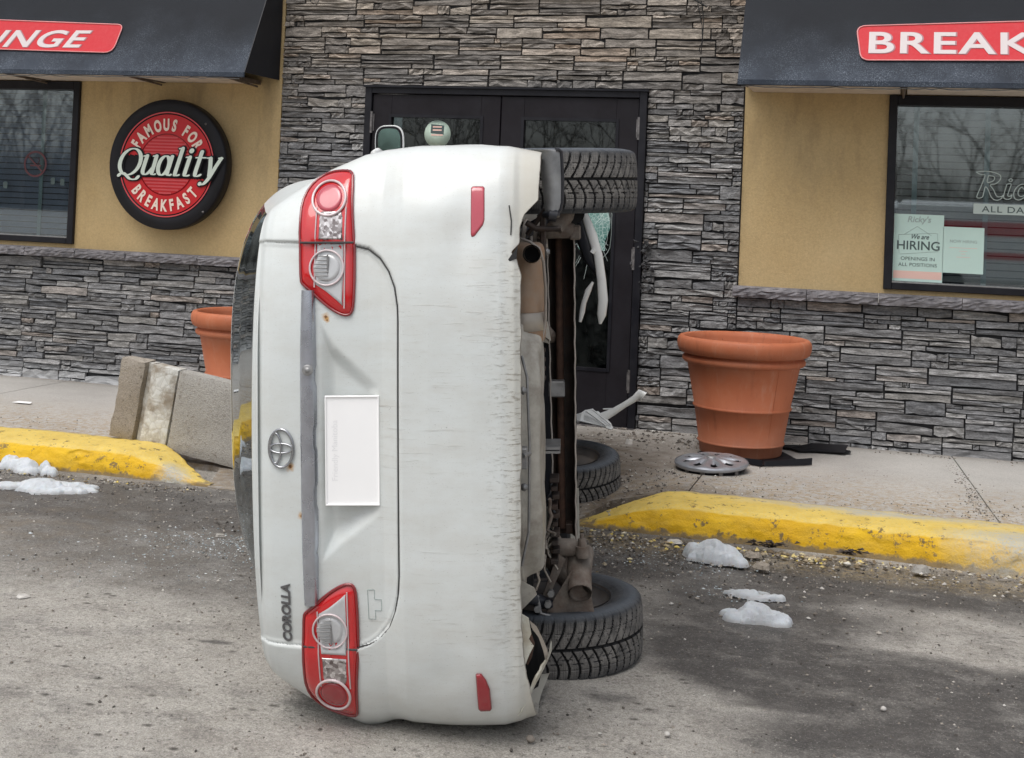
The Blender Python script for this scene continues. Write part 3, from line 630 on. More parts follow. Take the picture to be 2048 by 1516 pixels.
def window(W_, label, slat_mat, left):
    x0, x1, z0, z1 = W_; root = empty('window', (x0, 0, z0), label, 'window'); root.location = (0, 0, 0); fw = .052
    b = MB()
    b.box((x0, -.012, z0), (x0+fw, .09, z1), .004); b.box((x1-fw, -.012, z0), (x1, .09, z1), .004)
    b.box((x0+fw, -.011, z1-fw-.012), (x1-fw, .09, z1-.001), .004); b.box((x0+fw, -.011, z0+.001), (x1-fw, .09, z0+fw-.008), .004); b.build('window_frame', M_frame, root)
    lip = MB(); lip.box((x0+fw, -.006, z0+fw-.008), (x1-fw, .05, z0+fw-.001)); lip.build('glazing_bead', M_bolt, root)
    MB().box((x0+fw, .052, z0+fw-.01), (x1-fw, .058, z1-fw-.01)).build('pane', M_winglass, root)
    z = z0+fw+.01; sp = .0445; xa, xb = x0+fw+.01, x1-fw-.01; n = 0
    me = None
    while z < z1-fw-.03:
        if me is None:
            q = MB(); q.add([(xa, .098, 0), (xb, .098, 0), (xb, .108, .0375), (xa, .108, .0375), (xa, .101, 0), (xb, .101, 0), (xb, .111, .0375), (xa, .111, .0375)], [(0,1,2,3),(7,6,5,4),(0,4,5,1),(3,2,6,7)]); me = q.mesh('blind_slat', slat_mat)
        o = link('blind_slat', me, root, (0, 0, z)); z += sp
    tapes = (x0+.17, x0+.60, x0+1.05, x0+1.5) if not left else (x1-.36, x1-.9, x1-1.4)
    for t in tapes: MB().box((t-.016, .086, z0+fw), (t+.016, .0885, z1-fw-.01)).build('blind_tape', M_tape, root)
    MB().box((x0+.01, .24, z0), (x1-.01, .8, z1)).build('room_behind', M_room, root)
    return root
winL = window(WL, 'left window with blue grey blinds and a no smoking sticker', M_slatL, True)
winR = window(WR, 'right window with brown blinds and two hiring posters inside the glass', M_slatR, False)
# no smoking sticker and two small dark stickers on the left window
def ring(mb, c, r0, r1, y, n=40, t=.0015, sx=1.0):
    vs = []
    for k in range(n):
        a = 2*PI*k/n
        for rr, yy in ((r1, y), (r0, y), (r0, y+t), (r1, y+t)): vs.append((c[0]+rr*math.cos(a)*sx, yy, c[1]+rr*math.sin(a)))
    fs = []
    for k in range(n):
        p, q = k*4, ((k+1) % n)*4
        for e in range(4): fs.append((p+e, q+e, q+(e+1) % 4, p+(e+1) % 4))
    return mb.add(vs, fs)
M_stred = plain('sticker_faded_red', (.10,.030,.036), .6)
c0 = onwall(71, 328, .05); b = MB(); ring(b, (c0[0], c0[2]), .085, .10, .047)
for a in (rad(-42),):
    dx, dz = math.cos(a)*.09, math.sin(a)*.09; nx, nz = -dz/.09*.006, dx/.09*.006
    b.add([(c0[0]-dx-nx, .047, c0[2]-dz-nz), (c0[0]+dx-nx, .047, c0[2]+dz-nz), (c0[0]+dx+nx, .047, c0[2]+dz+nz), (c0[0]-dx+nx, .047, c0[2]-dz+nz)], [(0,1,2,3)])
b.box((c0[0]-.045, .048, c0[2]-.018), (c0[0]+.05, .0495, c0[2]-.006)); b.tube([(c0[0]+.02, .049, c0[2]), (c0[0]+.035, .049, c0[2]+.03), (c0[0]+.02, .049, c0[2]+.045)], .003, 5)
b.build('no_smoking_sticker', M_stred, winL)
for px, py in ((106, 362), (125, 364), (11, 370)):
    q = onwall(px, py, .05); MB().box((q[0]-.018, .047, q[2]-.025), (q[0]+.018, .049, q[2]+.025)).build('small_sticker', M_ink, winL)

# ------------------------------------------------------------------ posters and lettering on the right window
def poster(px0, py0, px1, py1, label):
    a = onwall(px0, py0, .049); c = onwall(px1, py1, .049); root = empty('poster', (a[0], .05, c[2]), label, 'poster'); root.location = (0, 0, 0)
    x0, x1, z0, z1 = a[0], c[0], c[2], a[2]; MB().box((x0, .0475, z0), (x1, .0505, z1)).build('sheet', M_paper, root); return root, x0, x1, z0, z1
fr = lambda x, z, y=.0462: frame((x, y, z), (1, 0, 0), (0, 0, 1))
root, x0, x1, z0, z1 = poster(1789, 427, 1884, 566, 'larger pale green hiring poster in the lower left corner of the right window'); wd, ht = x1-x0, z1-z0
b = MB(); add_text(b, 'HIRING', fr(x0+wd*.5, z0+ht*.475), size=.078, offset=.0010, sx=1.02)
add_text(b, 'We are', fr(x0+wd*.52, z0+ht*.635), size=.042, shear=.35, offset=.0006, sx=.85)
add_text(b, 'OPENINGS IN', fr(x0+wd*.5, z0+ht*.315), size=.031, sx=1.05, spacing=1.05); add_text(b, 'ALL POSITIONS', fr(x0+wd*.5, z0+ht*.225), size=.031, sx=1.05, spacing=1.05)
b.build('poster_print', M_ink, root)
b = MB(); add_text(b, 'Ricky\'s', fr(x0+wd*.5, z0+ht*.885), size=.052, shear=.2, offset=.001)
for (p, q) in (((.47,.82),(.2,.69)), ((.47,.82),(.76,.69)), ((.88,.73),(.90,.46)), ((.90,.46),(.14,.40)), ((.1,.69),(.12,.41)), ((.10,.69),(.86,.73))):
    b.tube([(x0+wd*p[0], .0465, z0+ht*p[1]), (x0+wd*q[0], .0465, z0+ht*q[1])], .0011, 4)
b.build('faint_print', M_inkl, root); MB().box((x0+.004, .0470, z0+ht*.04), (x1-.004, .0475, z0+ht*.155)).build('peach_band', M_peach, root)
root, x0, x1, z0, z1 = poster(1887, 453, 1966, 549, 'smaller pale green notice beside the larger hiring poster'); wd, ht = x1-x0, z1-z0
b = MB(); add_text(b, 'NOW HIRING', fr(x0+wd*.5, z0+ht*.66), size=.026, offset=.0003); b.build('poster_print', M_inkl, root)
b = MB()
for (u0, u1, v) in ((.16,.84,.55), (.4,.6,.48), (.45,.56,.42), (.34,.68,.35)): b.box((x0+wd*u0, .0468, z0+ht*v-.0012), (x0+wd*u1, .0475, z0+ht*v+.0012))
b.build('text_lines', M_peach, root)
M_vinyl = plain('pale_vinyl_lettering', (.50,.58,.55), .5, var=.03)
rk = empty('window_lettering', (0, 0, 0), 'pale outlined script lettering above a small ALL DAY plaque on the right window', 'lettering')
def stroke(mb, pts, y, M2, wd=.006):
    P = [M2(p) for p in pts]; Q = []
    for i in range(len(P)-1):          # smooth through the points
        p0, p1, p2, p3 = P[max(i-1, 0)], P[i], P[i+1], P[min(i+2, len(P)-1)]
        for t in (0, .25, .5, .75):
            Q.append(tuple(.5*(2*p1[k] + (p2[k]-p0[k])*t + (2*p0[k]-5*p1[k]+4*p2[k]-p3[k])*t*t + (3*p1[k]-p0[k]-3*p2[k]+p3[k])*t**3) for k in (0, 1)))
    Q.append(P[-1]); mb.tube([(q[0], y, q[1]) for q in Q], wd/2, 5, flat=.4); return mb
ra = onwall(1950, 405, .049); RX, RZ, RS = ra[0], ra[2]+.035, .155
def m2(p): return (RX + RS*(p[0]+p[1]*.12), RZ + RS*p[1])
glyphs = [[(-.12,1.0),(.1,1.04),(.45,1.03),(.78,.93),(.85,.75),(.7,.56),(.5,.5),(.66,.3),(.82,.05),(1.0,.06),(1.05,.12),(.98,-.05),(.8,-.1),(.62,.0),(.45,.3),(.33,.42),(.3,.2),(.28,.02),(.18,-.04),(.06,.0),(.12,.3),(.2,.62),(.24,.9),(.1,.9),(-.12,1.0)],
          [(.38,.88),(.58,.85),(.62,.74),(.55,.65),(.38,.6),(.36,.74),(.38,.88)],
          [(1.12,.55),(1.28,.57),(1.24,.3),(1.22,.1),(1.32,.08),(1.38,.15),(1.34,-.02),(1.18,-.05),(1.08,.02),(1.08,.25),(1.12,.55)], [(1.16,.72),(1.24,.78),(1.3,.72),(1.24,.66),(1.16,.72)],
          [(1.86,.5),(1.74,.58),(1.56,.5),(1.44,.28),(1.48,.02),(1.66,-.06),(1.84,.04),(1.88,.14),(1.72,.08),(1.6,.16),(1.6,.34),(1.7,.46),(1.78,.38),(1.88,.4),(1.86,.5)],
          [(1.98,1.05),(2.14,1.05),(2.1,.4),(2.3,.58),(2.42,.5),(2.22,.3),(2.4,.04),(2.24,-.02),(2.1,.2),(2.08,0),(1.94,0),(1.98,.6),(1.98,1.05)],
          [(2.55,.55),(2.68,.55),(2.7,.2),(2.84,.3),(2.9,.55),(3.02,.55),(2.9,.0),(2.7,-.35),(2.5,-.3),(2.6,-.22),(2.78,-.02),(2.6,.0),(2.54,.2),(2.55,.55)],
          [(3.12,1.0),(3.2,1.0),(3.18,.8),(3.1,.75),(3.12,1.0)], [(3.5,.55),(3.3,.5),(3.3,.32),(3.42,.2),(3.3,.08),(3.2,.05),(3.3,-.04),(3.5,.0),(3.56,.2),(3.42,.4),(3.5,.5)]]
b = MB()
for g in glyphs: stroke(b, g, .048, m2)
b.build('script_letters', M_vinyl, rk)
p0, p1 = onwall(1947, 409, .049), onwall(2048, 429, .049); zc = (p0[2]+p1[2])/2
MB().box((p0[0], .0475, zc-.032), (p0[0]+.90, .0495, zc+.032)).build('plaque', M_vinyl, rk)
b = MB(); add_text(b, 'ALL DAY BREAKFAST', fr(p0[0]+.05, zc-.019, .0465), size=.055, sx=1.25, align='LEFT', spacing=1.1, offset=.0002); b.build('plaque_text', M_ink, rk)

# ------------------------------------------------------------------ entrance door
door = empty('entrance_door', (0, 0, 0), 'dark double entrance door behind the overturned car with its right pane shattered', 'door')
b = MB(); b.box((DX0, -.028, .10), (DX0+.05, .12, DZ1), .003); b.box((DX1-.05, -.028, .10), (DX1, .12, DZ1), .003); b.box((DX0+.05, -.027, DZ1-.045), (DX1-.05, .12, DZ1-.001), .003); b.build('door_frame', M_frame, door)
MB().box((DX0-.01, -.045, DZ1-.003), (DX1+.01, .02, DZ1+.010)).build('drip_edge', M_frame, door)
def leaf(x0, x1, gx0, gx1, gz0, gz1, hx, cracked):
    L = MB(); y0, y1 = -.008, .045; z0, z1 = .125, DZ1-.05
    L.box((x0, y0, z0), (gx0, y1, z1), .003); L.box((gx1, y0, z0), (x1, y1, z1), .003); L.box((gx0, y0+.001, gz1), (gx1, y1, z1-.001), .0); L.box((gx0, y0+.001, z0+.001), (gx1, y1, gz0), 0)
    o = L.build('door_leaf', M_door, door)
    m_ = MB(); t = .02
    m_.box((gx0-t, y0-.006, gz0-t), (gx0, y0-.0005, gz1+t)); m_.box((gx1, y0-.006, gz0-t), (gx1+t, y0-.0005, gz1+t)); m_.box((gx0, y0-.006, gz1), (gx1, y0-.0005, gz1+t)); m_.box((gx0, y0-.006, gz0-t), (gx1, y0-.0005, gz0)); m_.build('glazing_bead', M_frame, o)
    MB().box((gx0, .012, gz0), (gx1, .018, gz1)).build('pane', M_doorglass, o)
    for hz in (2.10, 1.24, .43):
        q = MB(); q.tube([(hx, -.02, hz-.075), (hx, -.02, hz+.075)], .011, 10); q.box((hx-.018, -.014, hz-.06), (hx+.018, -.0085, hz+.06)); q.build('hinge', M_hinge, o)
    return o
lfL = leaf(DX0+.055, -2.668, -3.458, -2.807, .5, 2.14, DX0+.052, False); lfR = leaf(-2.660, DX1-.055, -2.497, -1.862, .5, 2.14, DX1-.05, True)
b = MB()                     # push bar and pull handle on the leaves
b.tube([(-2.56, -.06, .95), (-2.56, -.06, 1.35)], .012, 8); b.tube([(-2.56, -.06, .98), (-2.56, -.008, .98)], .009, 6); b.tube([(-2.56, -.06, 1.32), (-2.56, -.008, 1.32)], .009, 6); b.build('pull_handle', M_hinge, door)
# cracks and crazed teal patch on the right pane
M_crack = plain('glass_crack_white', (.62,.72,.70), .4); M_craze = None
def craze():
    N = NT('crazed_glass'); p = N.coord('World'); v = N.vor(p, 42, 'DISTANCE_TO_EDGE'); a = N.noise(p, 6, 4)
    c = N.mixc(N.mr(v, .05, .0), N.mixc(N.mr(a, .35, .65), (.07,.19,.17), (.22,.36,.33)), (.6,.72,.68)); N.bsdf(c, .25, 0, N.bump(v, .6, .004), .5); return N.m
cc = onwall(1185, 455, .008)
b = MB(); pts = []
for k in range(26):
    a = 2*PI*k/26; rr = random.uniform(.85, 1.1); x = cc[0]+.0+.115*rr*math.cos(a); z = cc[2]+.215*rr*math.sin(a); pts.append((min(x, -1.87), .0105, z))
b.poly(pts, -.002, (0, 1, 0)); b.build('crazed_glass', craze(), lfR)
b = MB()
for k in range(34):
    a = random.uniform(0, 2*PI); r0 = random.uniform(.02, .12); L = random.uniform(.05, .30); x, z = cc[0]+r0*math.cos(a), cc[2]+r0*1.6*math.sin(a); P = [(x, .0085, z)]
    for t in range(4):
        x += math.cos(a)*L/4; z += math.sin(a)*L/3; a += random.uniform(-.3, .3)
        if -2.49 < x < -1.87 and .52 < z < 2.12: P.append((x, .0085, z))
    if len(P) > 1: b.tube(P, .0011, 3)
for r0 in (.07, .11, .14):
    P = [(min(cc[0]+r0*math.cos(a)*random.uniform(.93,1.07), -1.868), .0085, cc[2]+r0*1.75*math.sin(a)) for a in np.linspace(-1.3, 1.5, 16)]; b.tube(P, .0012, 3)
b.build('crack_lines', M_crack, lfR)
b = MB()
for px, py in ((1175, 560), (1180, 700)):
    pass
# round sticker with a small card on the left pane
c1 = onwall(875, 268, .01); b = MB(); b.lathe([(0, 0), (.094, 0), (.096, .002), (0, .0021)], 40, frame((c1[0], .0115, c1[2]), (1, 0, 0), (0, 0, 1)))
st = empty('round_sticker', (0, 0, 0), 'round pale green sticker with a small dark card on the left door pane', 'sticker'); b.build('disc', plain('sticker_pale_green', (.55,.68,.58), .5, var=.05), st)
q = MB(); q.poly([(c1[0]-.05, .0085, c1[2]+.005), (c1[0]+.045, .0085, c1[2]-.002), (c1[0]+.047, .0085, c1[2]+.06), (c1[0]-.048, .0085, c1[2]+.068)], -.001, (0, 1, 0)); q.build('card', M_ink, st)
q = MB(); q.box((c1[0]-.035, .0066, c1[2]+.022), (c1[0]+.03, .0074, c1[2]+.032)); q.box((c1[0]-.035, .0066, c1[2]+.044), (c1[0]+.03, .0074, c1[2]+.054)); q.box((c1[0]-.045, .0066, c1[2]-.012), (c1[0]+.04, .0074, c1[2]-.002)); q.build('card_print', M_peach, st)

# dark room behind the glass door and threshold
MB().box((DX0+.05, .6, .1), (DX1-.05, .62, DZ1)).build('room_behind', M_room, door); MB().box((DX0, -.06, .085), (DX1, .12, .124)).build('threshold', M_hinge, door)
# broken mortar and chipped stone at the right jamb
b = MB()
for k in range(40):
    px, py = random.gauss(1290, 10), random.uniform(480, 580); q = onwall(px, py, -.02); s_ = random.uniform(.004, .014); R_ = Matrix.Rotation(random.random()*6, 3, Vector((random.random(), random.random(), random.random())).normalized())
    vs = [Vector((random.uniform(.6,1.3)*s_*x, random.uniform(.6,1.3)*s_*y*.6, random.uniform(.5,1.6)*s_*z)) for x in (-1,1) for y in (-1,1) for z in (-1,1)]
    b.add([R_ @ v + Vector(q) for v in vs], [(0,1,3,2),(4,6,7,5),(0,4,5,1),(2,3,7,6),(0,2,6,4),(1,5,7,3)])
o = b.build('chipped_mortar', M_mortar, cw); o['kind'] = 'stuff'

# ------------------------------------------------------------------ awnings
AY = -.54; AZ = 2.385; AT = 3.42
def awning(x0, x1, label, left):
    root = empty('awning', (0, 0, 0), label, 'awning'); slope = np.array([0, -AY, AT-AZ]); n = 24
    b = MB(); N_ = 40; M_ = 12; P = np.zeros((N_+1, M_+1, 3))
    for i in range(N_+1):
        for j in range(M_+1):
            t = j/M_; x = x0+(x1-x0)*i/N_; P[i, j] = (x, AY*(1-t), AZ+(AT-AZ)*t + .006*math.sin(i*.9)*math.sin(PI*t))
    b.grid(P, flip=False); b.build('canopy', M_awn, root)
    for xe, nm in ((x0, 'side_panel'), (x1, 'side_panel')):
        q = MB(); q.poly([(xe, AY, AZ), (xe, 0, AT), (xe, 0, AZ)], .006 if xe == x0 else -.006, (1, 0, 0)); q.build(nm, M_black if False else M_awnside, root)
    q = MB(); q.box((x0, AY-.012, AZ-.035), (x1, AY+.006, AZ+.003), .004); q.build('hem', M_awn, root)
    # soffit boards between brackets
    xx = x0+.03; brk = []
    seg = [x0+.02, x0+.98, x0+1.95, x0+2.9, x0+3.9] if not left else [x1-.16, x1-.93, x1-1.9, x1-2.85, x1-3.8]
    for a, c in zip(seg[:-1], seg[1:]):
        a, c = min(a, c), max(a, c)
        MB().box((a+.02, AY+.03, AZ-.028), (c-.02, .012, AZ-.006), .002).build('soffit_board', M_soffit, root)
        q = MB(); q.box((c-.015, AY+.02, AZ-.034), (c+.012, .01, AZ-.004)); q.tube([(c-.002, AY+.05, AZ-.03), (c-.002, -.02, AZ-.05)], .008, 5); q.build('bracket', M_bracket, root)
    q = MB(); rr = random.Random(int(abs(x0)*10)); P_ = []
    xk = x0+.02
    while xk < x1-.02: P_.append((xk, AY+.012+rr.uniform(-.004, .006), AZ-.040+rr.uniform(-.006, .004))); xk += rr.uniform(.03, .09)
    q.tube(P_, .0035, 4); q.build('frayed_edge', M_bolt, root)
    return root
M_awnside = plain('awning_side_black', (.008,.009,.013), .6, var=.2)
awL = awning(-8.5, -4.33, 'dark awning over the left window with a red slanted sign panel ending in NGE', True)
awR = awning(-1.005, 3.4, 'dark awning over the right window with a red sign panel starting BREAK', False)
sn = Vector((0, -(AT-AZ), -AY)).normalized(); sn = Vector((0, -(AT-AZ), AY*-1)).normalized()
sup = Vector((0, -AY, AT-AZ)).normalized(); sn = Vector((1, 0, 0)).cross(sup)
def onaw(px, py): return Vector(hit(px, py, tuple(sn), (0, AY, AZ)))
def awsign(corners, rnd, text, tx, ty, size, shear, root, sx, align, spacing):
    P = [onaw(*c) for c in corners]; pts = []
    n = len(P)
    for i in range(n):
        p, a, c = P[i], P[i-1], P[(i+1) % n]; u = (a-p).normalized(); v = (c-p).normalized(); r = rnd[i]
        for t in np.linspace(0, 1, 6): pts.append(p + u*r*(1-t)**2 + v*r*t**2)
    b = MB(); b.poly([q + sn*.004 for q in pts], .004, sn)
    b.build('sign_panel', M_signred, root)
    e = MB(); e.tube([q + sn*.010 for q in pts] + [pts[0] + sn*.010], .0045, 5); e.build('panel_edge', M_signedge, root)
    o = onaw(tx, ty) + sn*.0095; b = MB(); add_text(b, text, frame(o, (1, 0, 0), sup), size=size, shear=shear, sx=sx, align=align, spacing=spacing, offset=size*.018, extrude=.002); b.build('sign_letters', M_signwhite, root)
    b = MB(); add_text(b, text, frame(o - sn*.0005 + Vector((.006, 0, 0)), (1, 0, 0), sup), size=size, shear=shear, sx=sx, align=align, spacing=spacing, offset=size*.030, extrude=.0012); b.build('letter_shadow', M_greyt, root)
M_signedge = plain('sign_panel_edge', (.70,.28,.28), .5); M_greyt = plain('letter_edge_grey', (.33,.15,.17), .5)
awsign([(-560, 20), (248, 51), (226, 107), (-560, 82)], [.05, .045, .07, .05], 'LOUNGE', 160, 96, .205, .28, awL, 1.50, 'RIGHT', 1.10)
awsign([(1713, 54), (2560, 30), (2560, 124), (1722, 122)], [.06, .05, .05, .05], 'BREAKFAST', 1731, 107, .215, 0, awR, 1.36, 'LEFT', 1.12)
# the letters are set a little darker behind so their edge reads

# ------------------------------------------------------------------ round wall sign
sg = empty('round_sign', (0, 0, 0), 'round black and red wall sign reading FAMOUS FOR Quality BREAKFAST', 'sign')
SC = onwall(333, 329, -.13); cx, cz = SC[0], SC[2]; SR = .472
SF = frame((cx, -.13, cz), (1, 0, 0), (0, 0, 1)); SF0 = SF
b = MB(); b.lathe([(SR-.01, -.10), (SR, -.095), (SR, -.008), (SR-.008, 0), (.372, 0), (.368, -.004), (.0, -.004)], 96, SF); b.build('sign_case', M_black, sg)
def sF(x, z, dz=0): return SF @ Vector((x, z, dz))
def disc_poly(cond_r0, cond_r1, zmin, zmax, dz, mat, name, n=200, rc=(0, 0)):
    """part of a ring between two heights, as strips"""
    b = MB()
    for k in range(n):
        a0, a1 = 2*PI*k/n, 2*PI*(k+1)/n; zz = [r*math.sin((a0+a1)/2) for r in (cond_r0, cond_r1)]
        pr = []
        ra_, rb_ = cond_r0, cond_r1; s_ = math.sin((a0+a1)/2)
        if zmin > -9 and s_ <= 0: continue
        if zmax < 9 and s_ >= 0: continue
        if zmin > -9: ra_ = max(ra_, zmin/s_)
        if zmax < 9: ra_ = max(ra_, zmax/s_)
        if ra_ >= rb_: continue
        b.add([sF(ra_*math.cos(a0), ra_*math.sin(a0), dz), sF(rb_*math.cos(a0), rb_*math.sin(a0), dz), sF(rb_*math.cos(a1), rb_*math.sin(a1), dz), sF(ra_*math.cos(a1), ra_*math.sin(a1), dz)], [(0,1,2,3)])
    return b.build(name, mat, sg)
disc_poly(0, .362, .062, 10, .002, M_roundred, 'red_field'); disc_poly(0, .362, -10, -.098, .002, M_roundred, 'red_field')
disc_poly(.372, .381, .05, 10, .006, M_roundred2, 'pinstripe'); disc_poly(.372, .381, -10, -.105, .006, M_roundred2, 'pinstripe')
disc_poly(.216, .224, .062, 10, .004, M_edge, 'inner_arc'); disc_poly(.216, .224, -10, -.098, .004, M_edge, 'inner_arc')
b = MB()
for z in list(np.arange(.078, .212, .0235)) + list(np.arange(-.112, -.215, -.0235)):
    hw = math.sqrt(max(0, .212**2-z*z))
    if hw > .03: b.add([sF(-hw, z-.006, .0045), sF(hw, z-.006, .0045), sF(hw, z+.006, .0045), sF(-hw, z+.006, .0045)], [(0,1,2,3)])
b.build('stripes', M_roundred2, sg)
def arc_text(txt, r, a0, a1, top, size, sx, mat, nm, dz, off):
    b = MB(); wts = {'I': .5, ' ': .55, 'M': 1.3, 'O': 1.08, 'U': 1.02}; ws = [wts.get(c, .95) for c in txt]; tot = sum(ws); acc = 0
    for c, w_ in zip(txt, ws):
        t = (acc+w_/2)/tot; acc += w_; a = a0+(a1-a0)*t
        if c == ' ': continue
        o = SF @ Vector((r*math.cos(a), r*math.sin(a), dz)); xd = Vector((math.sin(a), -math.cos(a), 0)); yd = Vector((math.cos(a), math.sin(a), 0))
        if not top: xd, yd = -xd, -yd
        R3 = SF.to_3x3(); add_text(b, c, frame(o, R3 @ xd, R3 @ yd), size=size, sx=sx, offset=off, align='CENTER')
    b.build(nm, mat, sg)
arc_text('FAMOUS FOR', .248, rad(157), rad(25), True, .114, .62, M_cream, 'arc_letters', .007, .0055)
arc_text('BREAKFAST', .335, rad(213), rad(325), False, .114, .66, M_cream, 'arc_letters', .007, .0045)
# "Quality": broad-nib italic strokes
def qual(wx, mat, name, dz):
    b = MB(); sc = .205; sy = .160; ox, oz = -.395, -.082; state = [0]
    def nib(pts, closed=False):
        P = []
        n = len(pts)
        for i in range(n-1):
            p0, p1, p2, p3 = pts[max(i-1, 0)], pts[i], pts[i+1], pts[min(i+2, n-1)]
            for t in np.linspace(0, 1, 7)[:-1]:
                P.append([.5*(2*p1[k]+(p2[k]-p0[k])*t+(2*p0[k]-5*p1[k]+4*p2[k]-p3[k])*t*t+(3*p1[k]-p0[k]-3*p2[k]+p3[k])*t**3) for k in (0, 1)])
        P.append(list(pts[-1])); P = np.array(P); T = np.gradient(P, axis=0); T /= np.linalg.norm(T, axis=1)[:, None]+1e-9
        nr_ = np.stack([-T[:, 1], T[:, 0]], 1); hw = np.sqrt((.078*T[:, 1])**2 + (.030*T[:, 0])**2) + wx
        Lp, Rp = P+nr_*hw[:, None], P-nr_*hw[:, None]; state[0] += 1; z = dz + state[0]*.00012
        f = lambda q: sF(ox + sc*(q[0]+q[1]*.2), oz + sy*q[1] - .0*q[0], z)
        vs = [f(q) for q in Lp] + [f(q) for q in Rp]; m_ = len(P); b.add(vs, [(i, i+1, m_+i+1, m_+i) for i in range(m_-1)])
        for e, tt in ((P[0], hw[0]), (P[-1], hw[-1])):
            state[0] += 1; z2 = dz + state[0]*.00012; c_ = [sF(ox+sc*(e[0]+math.cos(a)*tt*.95+(e[1]+math.sin(a)*tt*.95)*.2), oz+sy*(e[1]+math.sin(a)*tt*.95), z2) for a in np.linspace(0, 2*PI, 13)[:-1]]; b.add(c_, [tuple(range(12))])
    def dot(x, y, r):
        state[0] += 1; b.add([sF(ox+sc*(x+math.cos(a)*r+(y+math.sin(a)*r)*.2), oz+sy*(y+math.sin(a)*r*1.2), dz+state[0]*.00012) for a in np.linspace(0, 2*PI, 19)[:-1]], [tuple(range(18))])
    ell = lambda cx_, cy_, rx, ry, a0=0: [(cx_+rx*math.cos(a), cy_+ry*math.sin(a)) for a in np.linspace(a0, a0+2*PI, 22)]
    nib(ell(.42, .58, .40, .60)); nib([(.10,-.06),(.16,.02),(.27,.06),(.42,-.06),(.60,-.20),(.80,-.20),(.90,-.08)])
    x = .90
    nib([(x,.86),(x+.12,.88)]); nib([(x+.13,.88),(x+.11,.4),(x+.12,.14),(x+.22,.03),(x+.36,.12),(x+.50,.40)]); nib([(x+.50,.88),(x+.50,.5),(x+.49,.12),(x+.56,.04),(x+.64,.06)]); nib([(x+.38,.87),(x+.5,.88)]); x = 1.58
    nib(ell(x+.20, .46, .20, .43)); nib([(x+.44,.88),(x+.43,.5),(x+.42,.12),(x+.50,.03),(x+.58,.06)]); x = 2.22
    nib([(x,1.24),(x+.12,1.26)]); nib([(x+.13,1.26),(x+.11,.7),(x+.09,.10),(x+.15,.03),(x+.26,.06)]); x = 2.60
    nib([(x-.02,.86),(x+.11,.88)]); nib([(x+.12,.88),(x+.10,.5),(x+.09,.10),(x+.16,.03),(x+.27,.06)]); dot(x+.12, 1.16, .095+wx); x = 3.0
    nib([(x+.13,1.14),(x+.11,.7),(x+.09,.14),(x+.17,.03),(x+.31,.10)]); nib([(x-.04,.86),(x+.34,.87)]); x = 3.40
    nib([(x,.86),(x+.14,.87)]); nib([(x+.13,.86),(x+.20,.5),(x+.26,.06)]); nib([(x+.44,.87),(x+.60,.87)]); nib([(x+.54,.86),(x+.42,.5),(x+.28,.0),(x+.14,-.28),(x+.0,-.34)]); dot(x-.02, -.30, .075+wx)
    return b.build(name, mat, sg)
qual(.060, M_black, 'script_outline', .0100); qual(0, M_mint, 'script_word', .0175)
for (dx_, dz_) in ((.30, .30), (.31, -.33)):
    b = MB(); b.lathe([(0, .008), (.007, .006), (.009, 0)], 10, frame(sF(dx_, dz_), (1, 0, 0), (0, 0, 1))); b.build('screw', M_hinge, sg)

# ------------------------------------------------------------------ loose cables on the stone
for pts, lab in (([(1392, -60), (1396, 10), (1404, 50), (1405, 80), (1402, 108), (1398, 100), (1404, 84), (1407, 50), (1406, 22), (1400, -10)], 'thin black cable hanging in a loop on the stone wall right of the door'),
                 ([(612, -20), (622, 4), (634, 10), (640, -6), (636, -30)], 'short black cable loop at the top of the stone wall near the left awning')):
    b = MB(); b.tube([tuple(onwall(x, y, -.05 - .008*(i % 2))) for i, (x, y) in enumerate(pts)], .0032, 5)
    if pts[0][0] > 1000: b.tube([tuple(onwall(1380, -6, -.05)), tuple(onwall(1400, 6, -.06)), tuple(onwall(1414, 14, -.05))], .006, 5)
    o = b.build('hanging_cable', M_cable); tag(o, lab, 'cable')
# ------------------------------------------------------------------ pots, barrier block, hubcap
def pot(x, y, z, label, tilt=0):
    root = empty('planter_pot', (x, y, z), label, 'planter', 'terracotta pots by the entrance'); root.rotation_euler = (rad(tilt), 0, rad(20))
    b = MB(); prof = [(0, .012), (.236, .0), (.244, .01), (.250, .060), (.257, .064), (.261, .070), (.258, .076), (.253, .080), (.283, .268), (.292, .273), (.296, .280), (.292, .287), (.287, .291), (.336, .532), (.341, .536), (.356, .538), (.366, .548), (.368, .562), (.362, .574), (.350, .580), (.346, .586), (.350, .591), (.374, .594), (.390, .606), (.399, .630), (.401, .655), (.397, .677), (.386, .691), (.372, .695), (.356, .688), (.350, .66), (.335, .58), (.29, .42), (0, .40)]
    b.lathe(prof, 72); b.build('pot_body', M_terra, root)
    q = MB(); q.lathe([(0, .425), (.28, .43), (.292, .425)], 32); q.build('soil', M_soil, root)
    q = MB(); q.tube([(.2515*math.cos(-1.15), .2515*math.sin(-1.15), .08), (.337*math.cos(-1.15), .337*math.sin(-1.15), .54)], .0012, 4); q.build('mould_seam', M_terra, root)
    return root
M_soil = plain('dry_potting_soil', (.07,.05,.035), .95, var=.4, vs=30, bump=1, bs=60)
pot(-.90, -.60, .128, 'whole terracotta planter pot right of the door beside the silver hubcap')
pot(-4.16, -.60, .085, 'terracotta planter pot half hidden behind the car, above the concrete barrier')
tr = empty('plastic_tray', (0, 0, 0), 'cracked black plastic tray squashed under the right terracotta pot', 'tray')
b = MB(); b.poly([(-1.14, -.72, .124), (-.74, -.97, .124), (-.50, -.80, .124), (-.66, -.45, .124), (-1.05, -.42, .124)], .006, (0, 0, 1))
